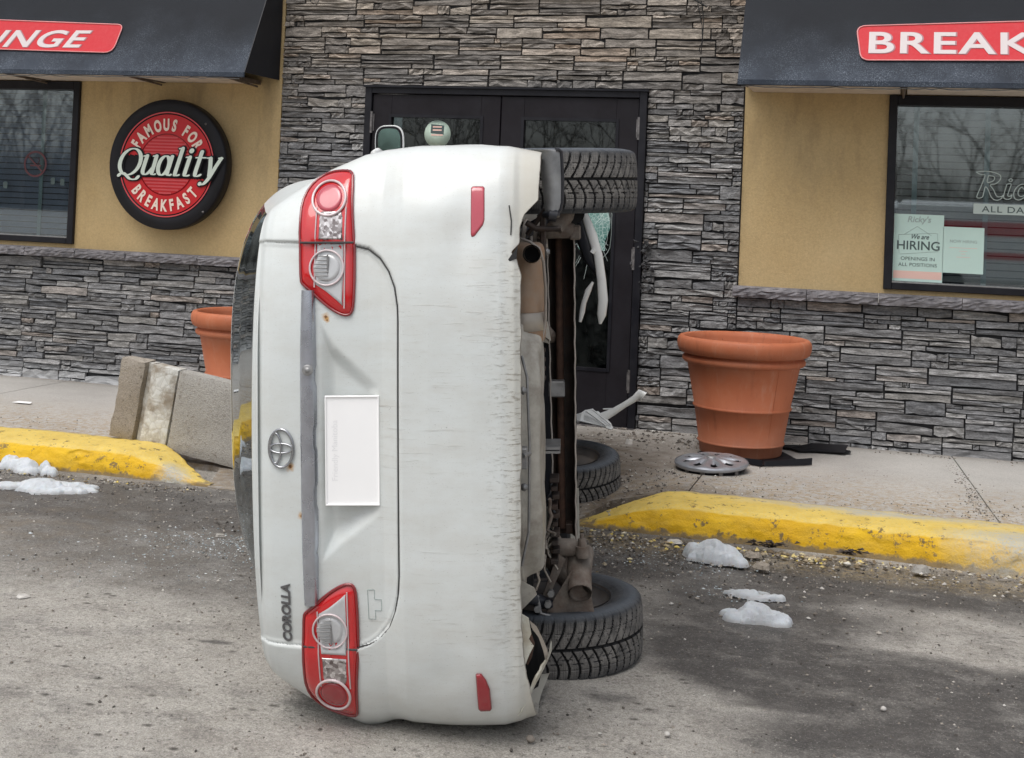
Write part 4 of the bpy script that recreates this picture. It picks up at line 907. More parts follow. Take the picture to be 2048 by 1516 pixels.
b.poly([(-1.0, -.86, .126), (-.73, -.985, .126), (-.73, -.978, .16), (-1.0, -.853, .150)], .006, (0, -1, 0)); b.poly([(-.72, -.985, .126), (-.47, -.80, .126), (-.47, -.79, .165), (-.72, -.978, .155)], .006, (1, 0, 0)); b.build('tray_base', M_black, tr)
b = MB(); rr = random.Random(5); pts = [(-.50+.26*math.cos(a)*rr.uniform(.6, 1.1), -.30+.10*math.sin(a)*rr.uniform(.5, 1.2), .134) for a in np.linspace(0, 2*PI, 14)[:-1]]; b.poly(pts, .006, (0, 0, 1)); b.poly([(-.62, -.32, .14), (-.3, -.36, .14), (-.28, -.30, .18), (-.5, -.28, .17)], .005, (0, 1, 0)); b.build('tray_fragment', M_black, tr)

blk = empty('concrete_barrier', (0, 0, 0), 'broken concrete barrier with a flaking white stripe leaning left of the car', 'barrier')
BM = Matrix.Translation(Vector(onground(214, 873, .138))) @ Matrix.Rotation(rad(-1.5), 4, 'Z') @ Matrix.Rotation(rad(8.2), 4, 'Y') @ Matrix.Rotation(rad(0), 4, 'X')
blk.matrix_world = BM
def rough_block(x0, x1, y0, y1, z0, z1, amp, mat, nm, seed, step=.03):
    b = MB(); r = np.random.RandomState(seed)
    nx, ny, nz = [max(2, int((q1-q0)/step)) for q0, q1 in ((x0, x1), (y0, y1), (z0, z1))]
    def rough(P):
        a = value_noise(P[..., 0]*14+P[..., 1]*9+30, P[..., 2]*14+P[..., 1]*5+30, seed, 4)-.5; c = value_noise(P[..., 2]*12+33, P[..., 1]*12+P[..., 0]*7+31, seed+1, 4)-.5
        e = 0
        cx_, cy_, cz_ = (x0+x1)/2, (y0+y1)/2, (z0+z1)/2; hx, hy, hz = (x1-x0)/2, (y1-y0)/2, (z1-z0)/2
        ux, uy, uz = (P[..., 0]-cx_), (P[..., 1]-cy_), (P[..., 2]-cz_)
        kx, ky, kz = sstep(np.abs(ux), hx-.03, hx), sstep(np.abs(uy), hy-.03, hy), sstep(np.abs(uz), hz-.03, hz)
        P = P.copy(); P[..., 0] += np.sign(ux)*kx*(-.008*np.maximum(ky, kz)) + a*amp*kx; P[..., 1] += np.sign(uy)*ky*(-.008*np.maximum(kx, kz)) + c*amp*ky; P[..., 2] += np.sign(uz)*kz*(-.008*np.maximum(kx, ky)) + (a+c)*amp*kz*.7
        return P
    X = np.linspace(x0, x1, nx); Y = np.linspace(y0, y1, ny); Z = np.linspace(z0, z1, nz)
    for yy, fl in ((y0, False), (y1, True)):
        A, B_ = np.meshgrid(X, Z, indexing='ij'); b.grid(rough(np.stack([A, np.full_like(A, yy), B_], -1)), flip=fl)
    for zz, fl in ((z0, True), (z1, False)):
        A, B_ = np.meshgrid(X, Y, indexing='ij'); b.grid(rough(np.stack([A, B_, np.full_like(A, zz)], -1)), flip=fl)
    for xx, fl in ((x0, True), (x1, False)):
        A, B_ = np.meshgrid(Y, Z, indexing='ij'); b.grid(rough(np.stack([np.full_like(A, xx), A, B_], -1)), flip=fl)
    return b.build(nm, mat, blk)
rough_block(.0, .165, .0, .12, .0, .475, .020, M_block, 'broken_end', 3)
rough_block(.158, .20, .035, .12, .0, .472, .012, M_blockwhite, 'groove', 4)
rough_block(.195, .375, .012, .12, .0, .472, .012, M_blockwhite, 'white_band', 5)
rough_block(.37, 1.25, .016, .12, .0, .472, .008, M_blockgrey, 'grey_body', 6, .035)

hc = empty('hubcap', tuple(onground(1423, 936, .128)), 'silver plastic hubcap lying face up on the pavement beside the whole pot', 'hubcap')
hc.rotation_euler = (rad(3), rad(-3), .4)
HR = .205
def hub_z(r, a):
    sp = (math.cos(a*9)*.5+.5); dome = .045 + .018*(1-(r/HR)**2)
    mid = math.exp(-((r-.115)/.05)**2); return dome - mid*(1-sp)**1.2*.020 - .01*max(0, (r-.19)/.015)
P = np.zeros((20, 145, 3)); mask = np.ones((19, 144), bool)
for i, r in enumerate(np.linspace(.004, HR, 20)):
    for j in range(145):
        a = 2*PI*j/144; P[i, j] = (r*math.cos(a), r*math.sin(a), hub_z(r, a))
for i in range(19):
    for j in range(144):
        r = (i+.5)/19*HR; a = 2*PI*(j+.5)/144
        if math.cos(a*9) < -.35 and .095 < r < .165 - .02*abs(math.sin(a*9)): mask[i, j] = False
b = MB().grid(P, mask=mask); b.lathe([(HR, .040), (HR+.003, .034), (HR, .022), (HR-.008, .020)], 72); b.build('cap_face', M_hub, hc)
b = MB(); b.lathe([(HR-.014, .02), (HR-.016, .003), (HR-.03, .003), (0, .012)], 48); b.build('cap_back', M_black, hc)
b = MB(); b.lathe([(0, .070), (.024, .069), (.028, .064), (.030, .056)], 24); b.build('centre_cap', M_bolt, hc)
clip = None
for k in range(12):
    a = 2*PI*k/12
    if clip is None:
        q = MB(); q.box((HR-.020, -.012, -.004), (HR-.009, .012, .022), .002); clip = q.mesh('clip', M_hinge)
    o = link('clip', clip, hc); o.rotation_euler = (0, 0, a)

# ------------------------------------------------------------------ the overturned car
HEAD, LEAN, PITCH = 2.6, 3.0, .6
def car_pose():
    a = YAW - rad(HEAD); F_ = np.array([-math.sin(a), math.cos(a), 0]); H_ = np.array([-math.cos(a), -math.sin(a), 0]); S_ = np.array([0, 0, 1.]); L = rad(LEAN)
    S2 = S_*math.cos(L) + H_*math.sin(L); p = rad(PITCH); F2 = F_*math.cos(p) + np.array([0, 0, 1])*math.sin(p); S2 = S2 - F2*(S2 @ F2); S2 /= np.linalg.norm(S2); H2 = np.cross(S2, F2)
    if H2 @ H_ < 0: H2 = -H2
    O = np.array([-0.654, -5.169, .874]); return Matrix(((F2[0], -S2[0], H2[0], O[0]), (F2[1], -S2[1], H2[1], O[1]), (F2[2], -S2[2], H2[2], O[2]), (0, 0, 0, 1)))
car = empty('overturned_car', label='white sedan lying on its side in front of the entrance door, underside to the right', cat='car', mat=car_pose())
def loc(D, s, h): return (D, -s, h)

hk = np.array([.30,.33,.345,.365,.38,.42,.50,.62,.70,.725,.76,.80,.86,.95,1.0,1.055,1.093,1.117,1.135])
D0k = np.array([.055,.040,.034,.026,.014,.004,.0,.002,.010,.020,.038,.045,.050,.060,.064,.072,.080,.092,.115])
Wk_h = np.array([.3,.365,.45,.58,.70,.80,.86,.95,1.0,1.06,1.125,1.135]); Wk = np.array([.835,.860,.877,.882,.882,.872,.858,.818,.790,.748,.702,.69])
Lk = np.array([.34,.34,.34,.34,.34,.33,.32,.31,.30,.28,.26,.26]); Nk = np.array([4.2,4.2,4.2,4.0,3.7,3.6,3.5,3.5,3.5,3.5,3.5,3.5])
def Wf(h): return np.interp(h, Wk_h, Wk)
def low_side(s, h): return np.where(np.asarray(s) < 0, 1 - .050*sstep(np.asarray(h, float), .85, .72)*np.abs(s)/.88, 1.0)   # the side it lies on is pressed flat
def Lf(h): return np.interp(h, Wk_h, Lk)
def Nf(h): return np.interp(h, Wk_h, Nk)
SEAM = [(.600,1.125),(.596,1.0),(.592,.90),(.588,.842),(.578,.800),(.552,.765),(.515,.738),(.470,.720),(.420,.712),(.373,.710),(.1,.712),(-.1,.713),(-.343,.714),(-.400,.718),(-.450,.728),(-.497,.746),(-.535,.778),(-.553,.808),(-.563,.842),(-.566,.90),(-.567,1.0),(-.567,1.125)]
def seg_dist(s, h, path):
    d = np.full(s.shape, 9.0)
    for (a, b_), (c, e) in zip(path[:-1], path[1:]):
        vx, vy = c-a, e-b_; L2 = vx*vx+vy*vy; t = np.clip(((s-a)*vx+(h-b_)*vy)/L2, 0, 1); d = np.minimum(d, np.hypot(s-a-t*vx, h-b_-t*vy))
    return d
def in_poly(s, h, poly):
    ins = np.zeros(s.shape, bool); n = len(poly)
    for i in range(n):
        x0, y0 = poly[i]; x1, y1 = poly[(i+1) % n]; c = (y0 > h) != (y1 > h)
        with np.errstate(divide='ignore', invalid='ignore'): xi = (x1-x0)*(h-y0)/(y1-y0+1e-12)+x0
        ins ^= c & (s < xi)
    return ins
LIDPOLY = SEAM + [(-.567, 1.3), (.6, 1.3)]
RECESS = [(.372,.945),(.30,.895),(.205,.785),(.19,.768),(-.17,.768),(-.19,.782),(-.27,.890),(-.325,.945)]
def relief(s, h):
    sd = seg_dist(s, h, SEAM); ins = in_poly(s, h, LIDPOLY); sg_ = np.where(ins, sd, -sd); r = .010*sstep(sg_, -.004, .014)
    rd = seg_dist(s, h, RECESS+[RECESS[0]]); ri = in_poly(s, h, RECESS); rs = np.where(ri, rd, -rd); fade = sstep(h, .94, .80)
    r = r + .032*sstep(rs, -.003, .045)*(.55+.45*sstep(h, .78, .93))
    r = r + .009*np.exp(-((sd-.0)/.0032)**2)
    # the shelf above the bumper and a few dents
    r = r + .010*np.exp(-((s-.60)/.10)**2-((h-.52)/.05)**2) - .006*np.exp(-((s-.70)/.06)**2-((h-.62)/.08)**2)
    r = r + .006*np.exp(-((s+.66)/.07)**2-((h-.60)/.05)**2) + .012*np.exp(-((s+.55)/.16)**2-((h-.40)/.05)**2) + .012*np.exp(-((s-.62)/.12)**2-((h-.39)/.05)**2)
    return r
def surfD(s, h):
    s = np.asarray(s, float); h = np.asarray(h, float); u = np.clip(np.abs(s)/Wf(h), 0, .9995); n = Nf(h)
    return np.interp(h, hk, D0k) + .012*(s/.6)**2 + Lf(h)*(1-(1-u**n)**(1/n)) + relief(s, h)
ub = lambda s: np.interp(s, [-.9,-.80,-.72,-.60,-.50,-.3,0,.3,.50,.545,.567,.59,.64,.675,.715,.80,.9], [.33,.34,.352,.366,.372,.371,.366,.363,.362,.372,.388,.366,.362,.350,.312,.306,.304])
# arc-length spaced angle along the rear plan curve
ph = np.linspace(0, PI/2*.9995, 4000); uu = np.sin(ph)**(2/3.4)*.88; dd = .45*(1-np.cos(ph)**(2/3.4)); sl_ = np.concatenate([[0], np.cumsum(np.hypot(np.diff(uu), np.diff(dd)))]); NC = 176
half = np.interp(np.linspace(0, sl_[-1], NC), sl_, ph); PHI = np.concatenate([-half[::-1][:-1], half]); NR = 190
def rear_patch():
    P = np.zeros((NR, len(PHI), 3)); SS = np.zeros((NR, len(PHI))); HH = np.zeros_like(SS)
    for i in range(NR):
        k = i/(NR-1); hn = .36+(1.135-.36)*k; n = Nf(hn); un = np.sign(PHI)*np.sin(np.abs(PHI))**(2/n); s = un*Wf(hn); hb = ub(s); h = hb + (1.135-hb)*k
        h = h + .018*(1-(s/.75)**2).clip(0)*sstep(np.array(k), .8, 1.0)
        un = un*.9995; D = np.interp(np.minimum(h, 1.135), hk, D0k) + .012*(s/.6)**2*(np.abs(s) < 9) + Lf(hn)*(1-np.clip(1-np.abs(un)**n, 0, 1)**(1/n)) + relief(s, h)*sstep(np.abs(un), .9995, .97)
        if i == 0: jag = (value_noise(s*30+50, s*0+3, 4, 4)-.5)*.006; h = h + jag
        P[i] = np.stack([D, -s*low_side(s, h), h], -1); SS[i] = s; HH[i] = h
    return P, SS, HH
RP, SS, HH = rear_patch()
TOPX = [(0, 0, 0)]; ext = []
for dD, ks, dh in ((.02, .995, .006), (.05, .98, .010), (.10, .955, .013), (.20, .90, .012)):
    q = RP[-1].copy(); q[:, 0] += dD; q[:, 1] *= ks; q[:, 2] += dh; ext.append(q)
MB().grid(np.concatenate([RP[-1:], np.array(ext)]), flip=True).build('lid_top_edge', M_paint, car)
sc_, hc_ = (SS[:-1, :-1]+SS[1:, 1:])/2, (HH[:-1, :-1]+HH[1:, 1:])/2
lid = in_poly(sc_, hc_, LIDPOLY) ; quarter = (~lid) & (hc_ > .835); bumper = (~lid) & ~quarter
MB().grid(RP, mask=bumper, flip=True).build('bumper', M_paint, car); MB().grid(RP, mask=lid, flip=True).build('trunk_lid', M_paint, car); MB().grid(RP, mask=quarter & (sc_ > 0), flip=True).build('quarter_panel', M_paint, car); MB().grid(RP, mask=quarter & (sc_ < 0), flip=True).build('quarter_panel', M_paint, car)
# rolled lower lip of the bumper
E0 = RP[0]; lipP = np.stack([E0, E0+np.array([.006, 0, -.002]), E0+np.array([.016, 0, .002]), E0+np.array([.035, 0, .010])]); MB().grid(lipP).build('bumper_lip', M_floorlip if 'M_floorlip' in globals() else M_floor, car)
# sides, each running forward from the tail corner
def side_h(D): return np.interp(D, [0,.5,1.2,2.0,3.3,3.9,4.3,4.54], [1.135,1.125,1.08,1.03,.98,.93,.84,.74])
def side_b(D):
    b = np.interp(D, [0,.45,.62,.64,1.37,1.38,3.2,3.22,3.98,4.0,4.54], [.31,.31,.30,.30,.30,.20,.20,.30,.30,.26,.30]); 
    for c in (1.0, 3.6):
        q = .375**2-(D-c)**2
        if q > 0: b = max(b, .30+math.sqrt(q))
    return b
for sgn, col in ((1, -1), (-1, 0)):
    Ds = np.concatenate([[0], np.linspace(.02, 1, 110)]); ncol = len(Ds); P = np.zeros((NR//3+1, ncol, 3)); rows = list(range(0, NR, 3)); rows = rows[:P.shape[0]]
    if rows[-1] != NR-1: rows[-1] = NR-1
    for ii, i in enumerate(rows):
        e = RP[i, col]; D1, y1, h1 = e; k = i/(NR-1)
        for j, t in enumerate(Ds):
            D = D1+(4.54-D1)*t
            hb, ht = side_b(D), float(side_h(D)); b0, t0 = side_b(D1), float(side_h(D1)); bl = float(sstep(np.array(t), 0, .06))
            h = (h1*(1-bl) + (hb+(ht-hb)*k)*bl) if t < .06 else hb+(ht-hb)*k
            wr = float(Wf(min(h, 1.1))); mid = float(np.interp(h, [.2,.35,.6,.8,.95,1.1], [.80,.862,.880,.876,.855,.81])); q = float(sstep(np.array(D), .5, 1.6))
            ws = (wr*(1-q)+mid*q); ws = ws*(1-bl) + ws*bl; fr_ = float(sstep(np.array(D), 3.9, 4.54)); ws = ws*(1-.35*fr_**2)
            arch = .018*math.exp(-((abs(math.hypot(D-1.0, h-.3)-.39))/.03)**2) if abs(D-1) < .5 else 0
            y = -sgn*(ws*(1 if sgn > 0 else float(low_side(-ws, h)))+arch*(1 if t > 0 else 0)); 
            if t == 0: y = y1; h = h1
            elif bl < 1: y = y1*(1-bl)+y*bl
            P[ii, j] = (D, y, h)
    MB().grid(P, flip=(sgn > 0)).build('side_panel', M_paint, car)
# deck, rear screen, roof, windscreen, bonnet
def roofH(D): return np.interp(D, [.09,.14,.2,.35,.52,.60,.8,1.0,1.15,1.22,1.35,1.6,2.0,2.5,2.8,3.3,3.45,3.7,4.1,4.4,4.54], [1.132,1.148,1.154,1.162,1.170,1.20,1.31,1.405,1.467,1.492,1.505,1.515,1.515,1.485,1.42,1.15,1.08,1.05,.99,.90,.76])
def wT(D):
    u = np.clip((D-.105)/.46, 0, 1); r_ = .69*(1-(1-u)**3.2)**(1/3.2) if D < .565 else .69
    return r_ if D < .5 else float(np.interp(D, [.5,.565,1.2,2,3.3,4.0,4.4,4.54], [.69,.70,.80,.82,.80,.75,.60,.55]))
Dl = np.concatenate([np.linspace(.105, .2, 14), np.linspace(.22, .6, 18), np.linspace(.63, 1.4, 40), np.linspace(1.45, 3.2, 40), np.linspace(3.25, 4.54, 30)]); NT_ = 64; P = np.zeros((len(Dl), NT_+1, 3))
for i, D in enumerate(Dl):
    hB = float(side_h(D)) if D > .5 else 1.132; Hc = float(roofH(D)); w0 = wT(D); n = float(np.interp(D, [.1,.6,.9,1.3,3.0,3.4], [2.4,2.8,3.1,3.0,2.6,2.6])); hB = min(hB, Hc-.002)
    for j in range(NT_+1):
        ph_ = PI*j/NT_; c, s_ = math.cos(ph_), math.sin(ph_); P[i, j] = (D, -math.copysign(abs(c)**(2/n)*w0, c), hB+(Hc-hB)*abs(s_)**(2/n))
Dc = (Dl[:-1]+Dl[1:])/2; jc = (np.arange(NT_)+.5)/NT_; cc_ = np.abs(np.cos(PI*jc)); rg = (Dc[:, None] > .60) & (Dc[:, None] < 1.20) & (cc_[None] < .84); ws_ = (Dc[:, None] > 2.72) & (Dc[:, None] < 3.34) & (cc_[None] < .92)
sw = (Dc[:, None] > 1.75) & (Dc[:, None] < 3.0) & (cc_[None] > .94) & (cc_[None] < .99)
MB().grid(P, mask=~(rg | ws_ | sw), flip=True).build('roof', M_paint, car)
G_ = P.copy(); MB().grid(G_, mask=rg, flip=True).build('rear_window', M_carglass, car); MB().grid(P, mask=ws_, flip=True).build('windscreen', M_carglass, car); [MB().grid(P, mask=sw & hf, flip=True).build('side_window', M_carglass, car) for hf in (np.broadcast_to(np.arange(NT_)[None] < NT_//2, sw.shape), np.broadcast_to(np.arange(NT_)[None] >= NT_//2, sw.shape))]
MB().box((.75, -.62, .62), (1.3, .62, 1.02), .03).build('parcel_shelf', M_under, car)
# panel gap strips
def on_surface_line(pts, off, r, name, mat, parent, n=5, dens=4):
    Q = []
    for (a, b_), (c, e) in zip(pts[:-1], pts[1:]):
        for t in range(dens): Q.append((a+(c-a)*t/dens, b_+(e-b_)*t/dens))
    Q.append(pts[-1]); Q = np.array(Q); D = surfD(Q[:, 0], np.minimum(Q[:, 1], 1.112)) ; b = MB(); b.tube([loc(D[i]-off, Q[i, 0], Q[i, 1]) for i in range(len(Q))], r, n); return b.build(name, mat, parent)
on_surface_line([p for p in SEAM if p[1] < 1.12], .0065, .0022, 'lid_gap', M_seam, car)

# lamps: star-shaped patches that follow the body surface
LAMP_R = [(.804,.862),(.809,.885),(.806,.93),(.79,.965),(.762,.992),(.717,1.008),(.65,1.008),(.56,1.004),(.488,1.000),(.478,.994),(.455,.965),(.43,.938),(.405,.905),(.391,.876),(.390,.858),(.398,.848),(.42,.843),(.50,.840),(.60,.842),(.70,.852),(.785,.856)]
def mirror(P): return [(-s+.012, h) for s, h in P]
def smooth_poly(P, n=4, it=1):
    P = np.array(P, float)
    for _ in range(it):
        Q = []
        for i in range(len(P)):
            a, b_ = P[i], P[(i+1) % len(P)]; Q += [a*.75+b_*.25, a*.25+b_*.75]
        P = np.array(Q)
    return P
def base_D(s, h):
    return surfD(s, h)
def patch(poly, off, edge, name, mat, parent, rings=9, cen=None, skirt=.02, it=1):
    P = smooth_poly(poly, it=it); c = P.mean(0) if cen is None else np.array(cen); m_ = len(P); vs = []
    for k in range(rings+1):
        r = (1-(1-k/rings)**1.6) if k else 0
        Q = c+(P-c)*r; D = base_D(Q[:, 0], Q[:, 1]) - off*(1-max(0, (r-(1-edge))/edge)**2 if edge else 1)
        vs.append(np.stack([D, -Q[:, 0], Q[:, 1]], -1))
    D = base_D(P[:, 0], P[:, 1]) + skirt; vs.append(np.stack([D, -P[:, 0], P[:, 1]], -1)); A = np.array(vs); A = np.concatenate([A, A[:, :1]], 1)
    ar = 0
    for i in range(m_): ar += P[i][0]*P[(i+1) % m_][1]-P[(i+1) % m_][0]*P[i][1]
    b = MB().grid(A, flip=(ar > 0)); return b.build(name, mat, parent)
def circ(c, r, n=28, sx=1.0): return [(c[0]+r*sx*math.cos(a), c[1]+r*math.sin(a)) for a in np.linspace(0, 2*PI, n+1)[:-1]]
def ring_on(c, r, off, tr_, name, mat, parent, sx=1.0):
    Q = np.array(circ(c, r, 40, sx)+[circ(c, r, 40, sx)[0]]); D = base_D(Q[:, 0], Q[:, 1]); b = MB(); b.tube([loc(D[i]-off, Q[i, 0], Q[i, 1]) for i in range(len(Q))], tr_, 8, caps=False); return b.build(name, mat, parent)
for side in (1, -1):
    mm = (lambda P: P) if side > 0 else mirror
    lamp = patch(mm(LAMP_R), .014, .22, 'tail_lamp', M_red, car, cen=mm([(.62, .925)])[0], skirt=.012)
    if side > 0: lamp['label'] = 'upper tail lamp'
    else: lamp['label'] = 'lower tail lamp'
    # darker bevel around the rim
    Lq = mm(LAMP_R); Q = smooth_poly(Lq); Q = np.vstack([Q, Q[:1]]); D = base_D(Q[:, 0], Q[:, 1]); b = MB(); b.tube([loc(D[i]-.004, Q[i, 0], Q[i, 1]) for i in range(len(Q))], .0045, 6, caps=False); b.build('lamp_rim', M_edge, lamp)
    clr = [(.600,.952),(.600,.872),(.50,.870),(.413,.872),(.455,.925),(.475,.957),(.53,.957)]
    patch(mm(clr), .0165, .08, 'clear_lens', M_clear, lamp, cen=mm([(.53, .91)])[0], it=0, skirt=-.008)
    fac = [(.604,.950),(.604,.873),(.672,.875),(.69,.88),(.69,.946),(.672,.950)]
    patch(mm(fac), .0165, .08, 'facet_reflector', M_facet, lamp, it=0, skirt=-.008)
    c1_, c2_ = mm([(.727, .922)])[0], mm([(.526, .921)])[0]
    patch(circ(c1_, .047), .020, .3, 'brake_lens', M_pinkred if side > 0 else M_redd, lamp, skirt=-.008); ring_on(c1_, .051, .019, .0040, 'lens_ring', M_ring, lamp)
    patch(circ(c2_, .047), .021, .3, 'reverse_lens', M_revl if 'M_revl' in globals() else M_clear, lamp, skirt=-.008); ring_on(c2_, .050, .020, .0030, 'lens_ring', M_ring, lamp)
    b = MB()
    for k in range(7):
        t = -.033+k*.011; hw = math.sqrt(.042**2-t*t)*.9; s_ = c2_[0]+t; D = float(base_D(s_, c2_[1]))
        b.tube([loc(D-.0235, s_, c2_[1]-.006), loc(D-.0232, s_, c2_[1]+hw)], .0016, 4)
    b.tube([loc(float(base_D(c2_[0], c2_[1]))-.0225, c2_[0]-.038, c2_[1]-.004), loc(float(base_D(c2_[0], c2_[1]))-.0225, c2_[0]+.038, c2_[1]-.004)], .003, 5)
    b.build('lens_ribs', M_bolt, lamp)
    # pale inner edges
    for hh in (.957, .868):
        q = mm([(.70, hh)])[0][0], mm([(.47 if hh > .9 else .41, hh)])[0][0]; Q = np.linspace(q[0], q[1], 12); D = base_D(Q, np.full(12, hh)); b = MB(); b.tube([loc(D[i]-.0165, Q[i], hh) for i in range(12)], .0022, 4); b.build('inner_edge', M_ring, lamp)
    sx_ = .598 if side > 0 else -.566; b = MB(); hs__ = np.linspace(.842, 1.002, 14); D = base_D(np.full(14, sx_), hs__); b.tube([loc(D[i]-.017, sx_, hs__[i]) for i in range(14)], .0036, 5); b.build('lamp_gap', M_seam, lamp)
# bumper reflectors
RF = [(.754,.492),(.752,.499),(.747,.500),(.752,.464),(.745,.463),(.655,.463),(.640,.468),(.612,.492),(.614,.498)]
RF = [(.750,.500),(.754,.496),(.754,.468),(.750,.464),(.660,.463),(.645,.467),(.614,.491),(.612,.498),(.620,.500)]; RF2 = [(-.622,.499),(-.622,.486),(-.640,.474),(-.668,.464),(-.730,.460),(-.736,.464),(-.737,.490),(-.731,.495)]
for rf, mt in ((RF, M_pinkred), (RF2, M_redd)):
    Q = []
    for (s0_, h0_), (s1_, h1_) in zip(rf, rf[1:]+rf[:1]): Q += [(s0_+(s1_-s0_)*t, h0_+(h1_-h0_)*t) for t in (0, .34, .67)]
    rfo = patch(Q, .004, .10, 'bumper_reflector', mt, car, it=0, skirt=.01); Q = np.array(Q+Q[:1]); D = surfD(Q[:, 0], Q[:, 1]); b = MB(); b.tube([loc(D[i]+.001, Q[i, 0], Q[i, 1]) for i in range(len(Q))], .0022, 4, caps=False); b.build('reflector_rim', M_edge, rfo)
# garnish strip above the plate, with scalloped lower edge
st_top = [(s, np.interp(s, [-.46,-.3,0,.3,.46], [.998,1.002,1.003,1.003,1.000])) for s in np.linspace(.462, -.44, 60)]
def stb(s):
    v = np.interp(s, [-.45,-.41,-.2,.1,.3,.44,.47], [.957,.952,.948,.949,.951,.955,.958])
    for c in (.365, -.29): v += .0
    if -.29 < s < .34 and math.sin(s*36) > .5: v += .004
    return v
P = np.zeros((60, 9, 3))
for i, (s, ht) in enumerate(st_top):
    hb = stb(s)
    for j in range(9):
        t = j/8; h = ht+(hb-ht)*t; D = float(np.interp(h, hk, D0k)) + .012*(s/.6)**2 + float(Lf(h))*(1-(1-(abs(s)/float(Wf(h)))**float(Nf(h)))**(1/float(Nf(h)))) + .010
        P[i, j] = loc(D - (.026*(1-abs(2*t-1)**4)) + (.008 if j in (0, 8) else 0), s, h)
gs = MB().grid(P, flip=True).build('garnish_strip', M_chromegrey, car)
kD = P[15, 4][0]; b = MB(); b.lathe([(0, .006), (.006, .006), (.0065, .0045), (.010, .0045), (.0125, .003), (.015, .003), (.016, 0)], 24, frame(loc(P[15, 4][0]-.002, .236, .973), (0, -1, 0), (0, 0, 1))); b.build('key_lock', M_bolt, gs)
# licence plate, faint print only
pl = empty('licence_plate'); pl.parent = car; pD = float(np.interp(.85, hk, D0k))+.008; b = MB(); b.box((pD-.006, -.160, .772), (pD-.003, .148, .922), .001); b.build('plate_sheet', M_plate, pl)
b = MB()
for a, c in (((-.162, .769), (-.158, .925)), ((.146, .769), (.150, .925)), ((-.158, .769), (.146, .773)), ((-.158, .921), (.146, .925))): b.box((pD-.010, a[0], a[1]), (pD-.001, c[0], c[1]), .001)
b.build('plate_frame', M_plate, pl)
CF = lambda D, s, h: frame(loc(D, s, h), (0, -1, 0), (0, 0, 1))
b = MB(); add_text(b, 'Friendly Manitoba', CF(pD-.0064, .006, .890), size=.024, align='CENTER'); b.build('plate_text', M_platetxt, pl)
b = MB()

# oval badge of crossed ovals
bc = (.008, 1.058); b = MB()
def oval(cx_, cy_, rx, ry, r, n=36, sq=1):
    Q = [(bc[0]+cx_+rx*math.cos(a), bc[1]+cy_+ry*math.sin(a)) for a in np.linspace(0, 2*PI, n+1)]; b.tube([loc(float(surfD(s, h))-.006, s, h) for s, h in Q], r, 6, caps=False, flat=1)
oval(0, 0, .0545, .0360, .0042); oval(0, .0, .0135, .0335, .0034); oval(0, .0165, .043, .0165, .0034); b.build('oval_badge', M_chrome, car)
b = MB(); D_ = float(surfD(-.47, 1.04)); vs, fs = text_verts('COROLLA', size=.037, extrude=.002, offset=.0012, sx=1.02, spacing=1.0, align='CENTER', shear=.12)
vs = [loc(float(surfD(-.472+v[0], 1.040+v[1])) - .003 - v[2], -.472+v[0], 1.040+v[1]) for v in vs]; b.add(vs, [tuple(reversed(f)) for f in fs]); b.build('model_lettering', M_badgedark, car)
b = MB(); T = [(-.400,.843),(-.400,.822),(-.424,.822),(-.424,.800),(-.478,.798),(-.478,.818),(-.452,.820),(-.452,.843)]
T = [(-.393,.840),(-.393,.820),(-.420,.820),(-.420,.800),(-.452,.800),(-.452,.818),(-.478,.818),(-.478,.838)]
Q = T+[T[0]]; b.tube([loc(float(surfD(s, h-.03))-.0005, s, h-.03) for s, h in Q], .0009, 4); b.build('sticker_outline', M_inkl, car)

# door mirror and handle on the upper side
mr_ = MB(); mr_.tube([loc(2.98, .86, 1.06), loc(2.99, .95, 1.09)], [.03, .03], 8); Pm = []
b = MB(); prof = [(.004,-.0),(.06,.0),(.085,.03),(.088,.07),(.07,.11),(.03,.13),(0,.135)]
MM = frame(loc(2.90, 0.992, 1.115), (0, -1, 0), (0, 0, 1))
shell = MB(); n = 24
def sq(a, rx, ry, e=3.2): return (math.copysign(abs(math.cos(a))**(2/e)*rx, math.cos(a)), math.copysign(abs(math.sin(a))**(2/e)*ry, math.sin(a)))
rows = [(.0, .93), (-.006, 1.0), (.02, 1.04), (.07, .95), (.11, .65), (.13, .2)]; Pm = np.zeros((len(rows), 33, 3))
for i, (d, k) in enumerate(rows):
    for j in range(33):
        x, y = sq(2*PI*j/32, .088*k, .070*k); Pm[i, j] = loc(2.90+d, 0.992+x, 1.115+y)
shell.grid(Pm, flip=True); mh = shell.build('door_mirror', M_paintclean, car); q = MB(); q.add([loc(2.899, 0.992+sq(2*PI*j/32, .074, .056)[0], 1.115+sq(2*PI*j/32, .074, .056)[1]) for j in range(32)], [tuple(reversed(range(32)))]); q.build('mirror_glass', M_mirror, mh)
q = MB(); ri = np.zeros((2, 33, 3))
for i, k in enumerate((.84, .96)):
    for j in range(33):
        x, y = sq(2*PI*j/32, .088*k, .070*k); ri[i, j] = loc(2.8985 - .001*i, 0.992+x, 1.115+y)
q.grid(ri, flip=True); q.build('mirror_surround', M_black, mh); mr_.build('mirror_stalk', M_black, mh)
q = MB(); q.tube([loc(1.64, .84, .995), loc(1.60, .90, 1.0), loc(1.70, .905, 1.0), loc(1.82, .90, 1.0), loc(1.84, .84, .995)], [.012, .016, .018, .016, .012], 10, flat=1.3); q.build('door_handle', M_paintclean, car)

